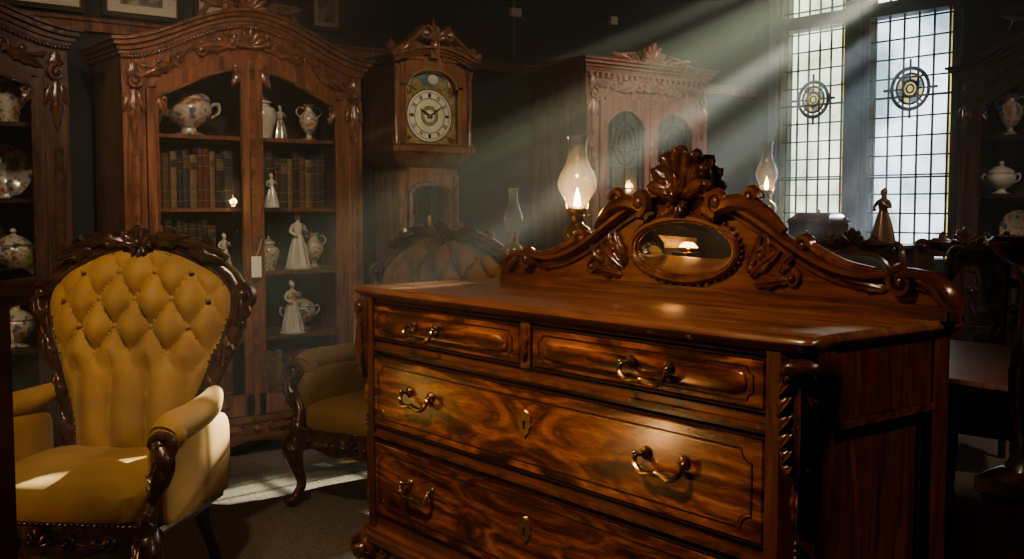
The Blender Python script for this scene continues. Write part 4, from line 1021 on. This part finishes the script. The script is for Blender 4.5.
# ------------------------------------------------------------------ lights
def spot(loc, tgt, e, col, ang=70, size=.12):
    b = B('fill_spotlight')  # fill lamps added out of view, with fixtures made up to hold them
    b.lathe([(.05, 0), (.05, -.03)], (0, 0, H-loc[2]), BLACK, 20); b.sweep([(0, 0, H-loc[2]), (0, 0, .06)], .008, BLACK, 8)
    b.lathe([(.03, .10), (.055, .08), (.06, 0), (.055, .0), (.05, .07), (.0, .08)], (0, 0, 0), BLACK, 24, cap=False)
    o = b.done(loc)
    L = bpy.data.lights.new('fill_light', 'SPOT'); L.energy = e; L.color = col; L.spot_size = math.radians(ang); L.spot_blend = 1; L.shadow_soft_size = size
    lo = bpy.data.objects.new('fill_light', L); bpy.context.scene.collection.objects.link(lo); lo.parent = o
    lo.location = (0, 0, -.03)
    d = Vector(tgt)-Vector(loc); lo.rotation_euler = d.to_track_quat('-Z', 'Y').to_euler()
    return lo
spot((.15, 1.9, 2.75), (1.8, 2.15, .6), 260, (1, .75, .47), 58, .10)      # chest
spot((.35, 1.7, 2.75), (1.05, 3.42, .85), 210, (1, .79, .52), 36, .08)    # armchair
spot((1.3, 2.6, 2.75), (2.0, 4.8, 1.3), 200, (1, .82, .62), 54, .08)      # bookcase
spot((.2, 3.0, 2.8), (1.1, 4.9, 1.7), 95, (1, .80, .60), 66, .10)         # left cabinet, pictures
spot((3.0, 3.2, 2.8), (3.25, 4.9, 1.75), 100, (1, .82, .62), 36, .08)     # clock
spot((4.0, 2.9, 2.8), (4.65, 4.75, 1.7), 190, (1, .80, .66), 42, .08)     # armoire
spot((2.95, -.5, 2.75), (2.1, 1.3, .6), 110, (1, .76, .54), 50, .12)      # chest side
spot((4.2, 1.2, 2.8), (5.1, 2.9, 1.1), 160, (1, .84, .66), 75, .10)       # right side

# low sun as one distant spot; added noise mask breaks it into shafts
S = bpy.data.lights.new('low_sun', 'SPOT'); S.energy = 90000; S.color = (.95, .965, 1); S.spot_size = math.radians(26); S.spot_blend = .2; S.shadow_soft_size = .03
S.use_nodes = True; nt = S.node_tree; em = nt.nodes['Emission']
tc = nt.nodes.new('ShaderNodeTexCoord'); n = nt.nodes.new('ShaderNodeTexNoise'); n.inputs['Scale'].default_value = 34; n.inputs['Detail'].default_value = 1.0
r = ramp(nt, [(.50, (.05, .05, .05)), (.60, (1, 1, 1))])
nt.links.new(tc.outputs['Normal'], n.inputs['Vector']); nt.links.new(n.outputs['Fac'], r.inputs['Fac'])
nt.links.new(r.outputs['Color'], em.inputs['Strength'])
so = bpy.data.objects.new('low_sun', S); bpy.context.scene.collection.objects.link(so)
so.location = (14.0, 5.3, 5.9); so.rotation_euler = (Vector((6.4, 4.3, 2.05))-so.location).to_track_quat('-Z', 'Y').to_euler()

w = bpy.data.worlds.new('World'); bpy.context.scene.world = w; w.use_nodes = True
bg = w.node_tree.nodes['Background']; bg.inputs['Color'].default_value = (.90, .95, 1, 1); bg.inputs['Strength'].default_value = 2.8

bpy.context.scene.view_settings.view_transform = 'AgX'
bpy.context.scene.view_settings.look = 'AgX - Medium High Contrast'

# ------------------------------------------------------------------ camera
c = bpy.data.cameras.new('camera'); c.lens = 36*1050/1024; c.sensor_width = 36; c.clip_start = .05
co = bpy.data.objects.new('camera', c); bpy.context.scene.collection.objects.link(co)
co.location = (0, 0, 1.2); co.rotation_euler = (math.radians(90-3.9), 0, math.radians(-37.9))
bpy.context.scene.camera = co
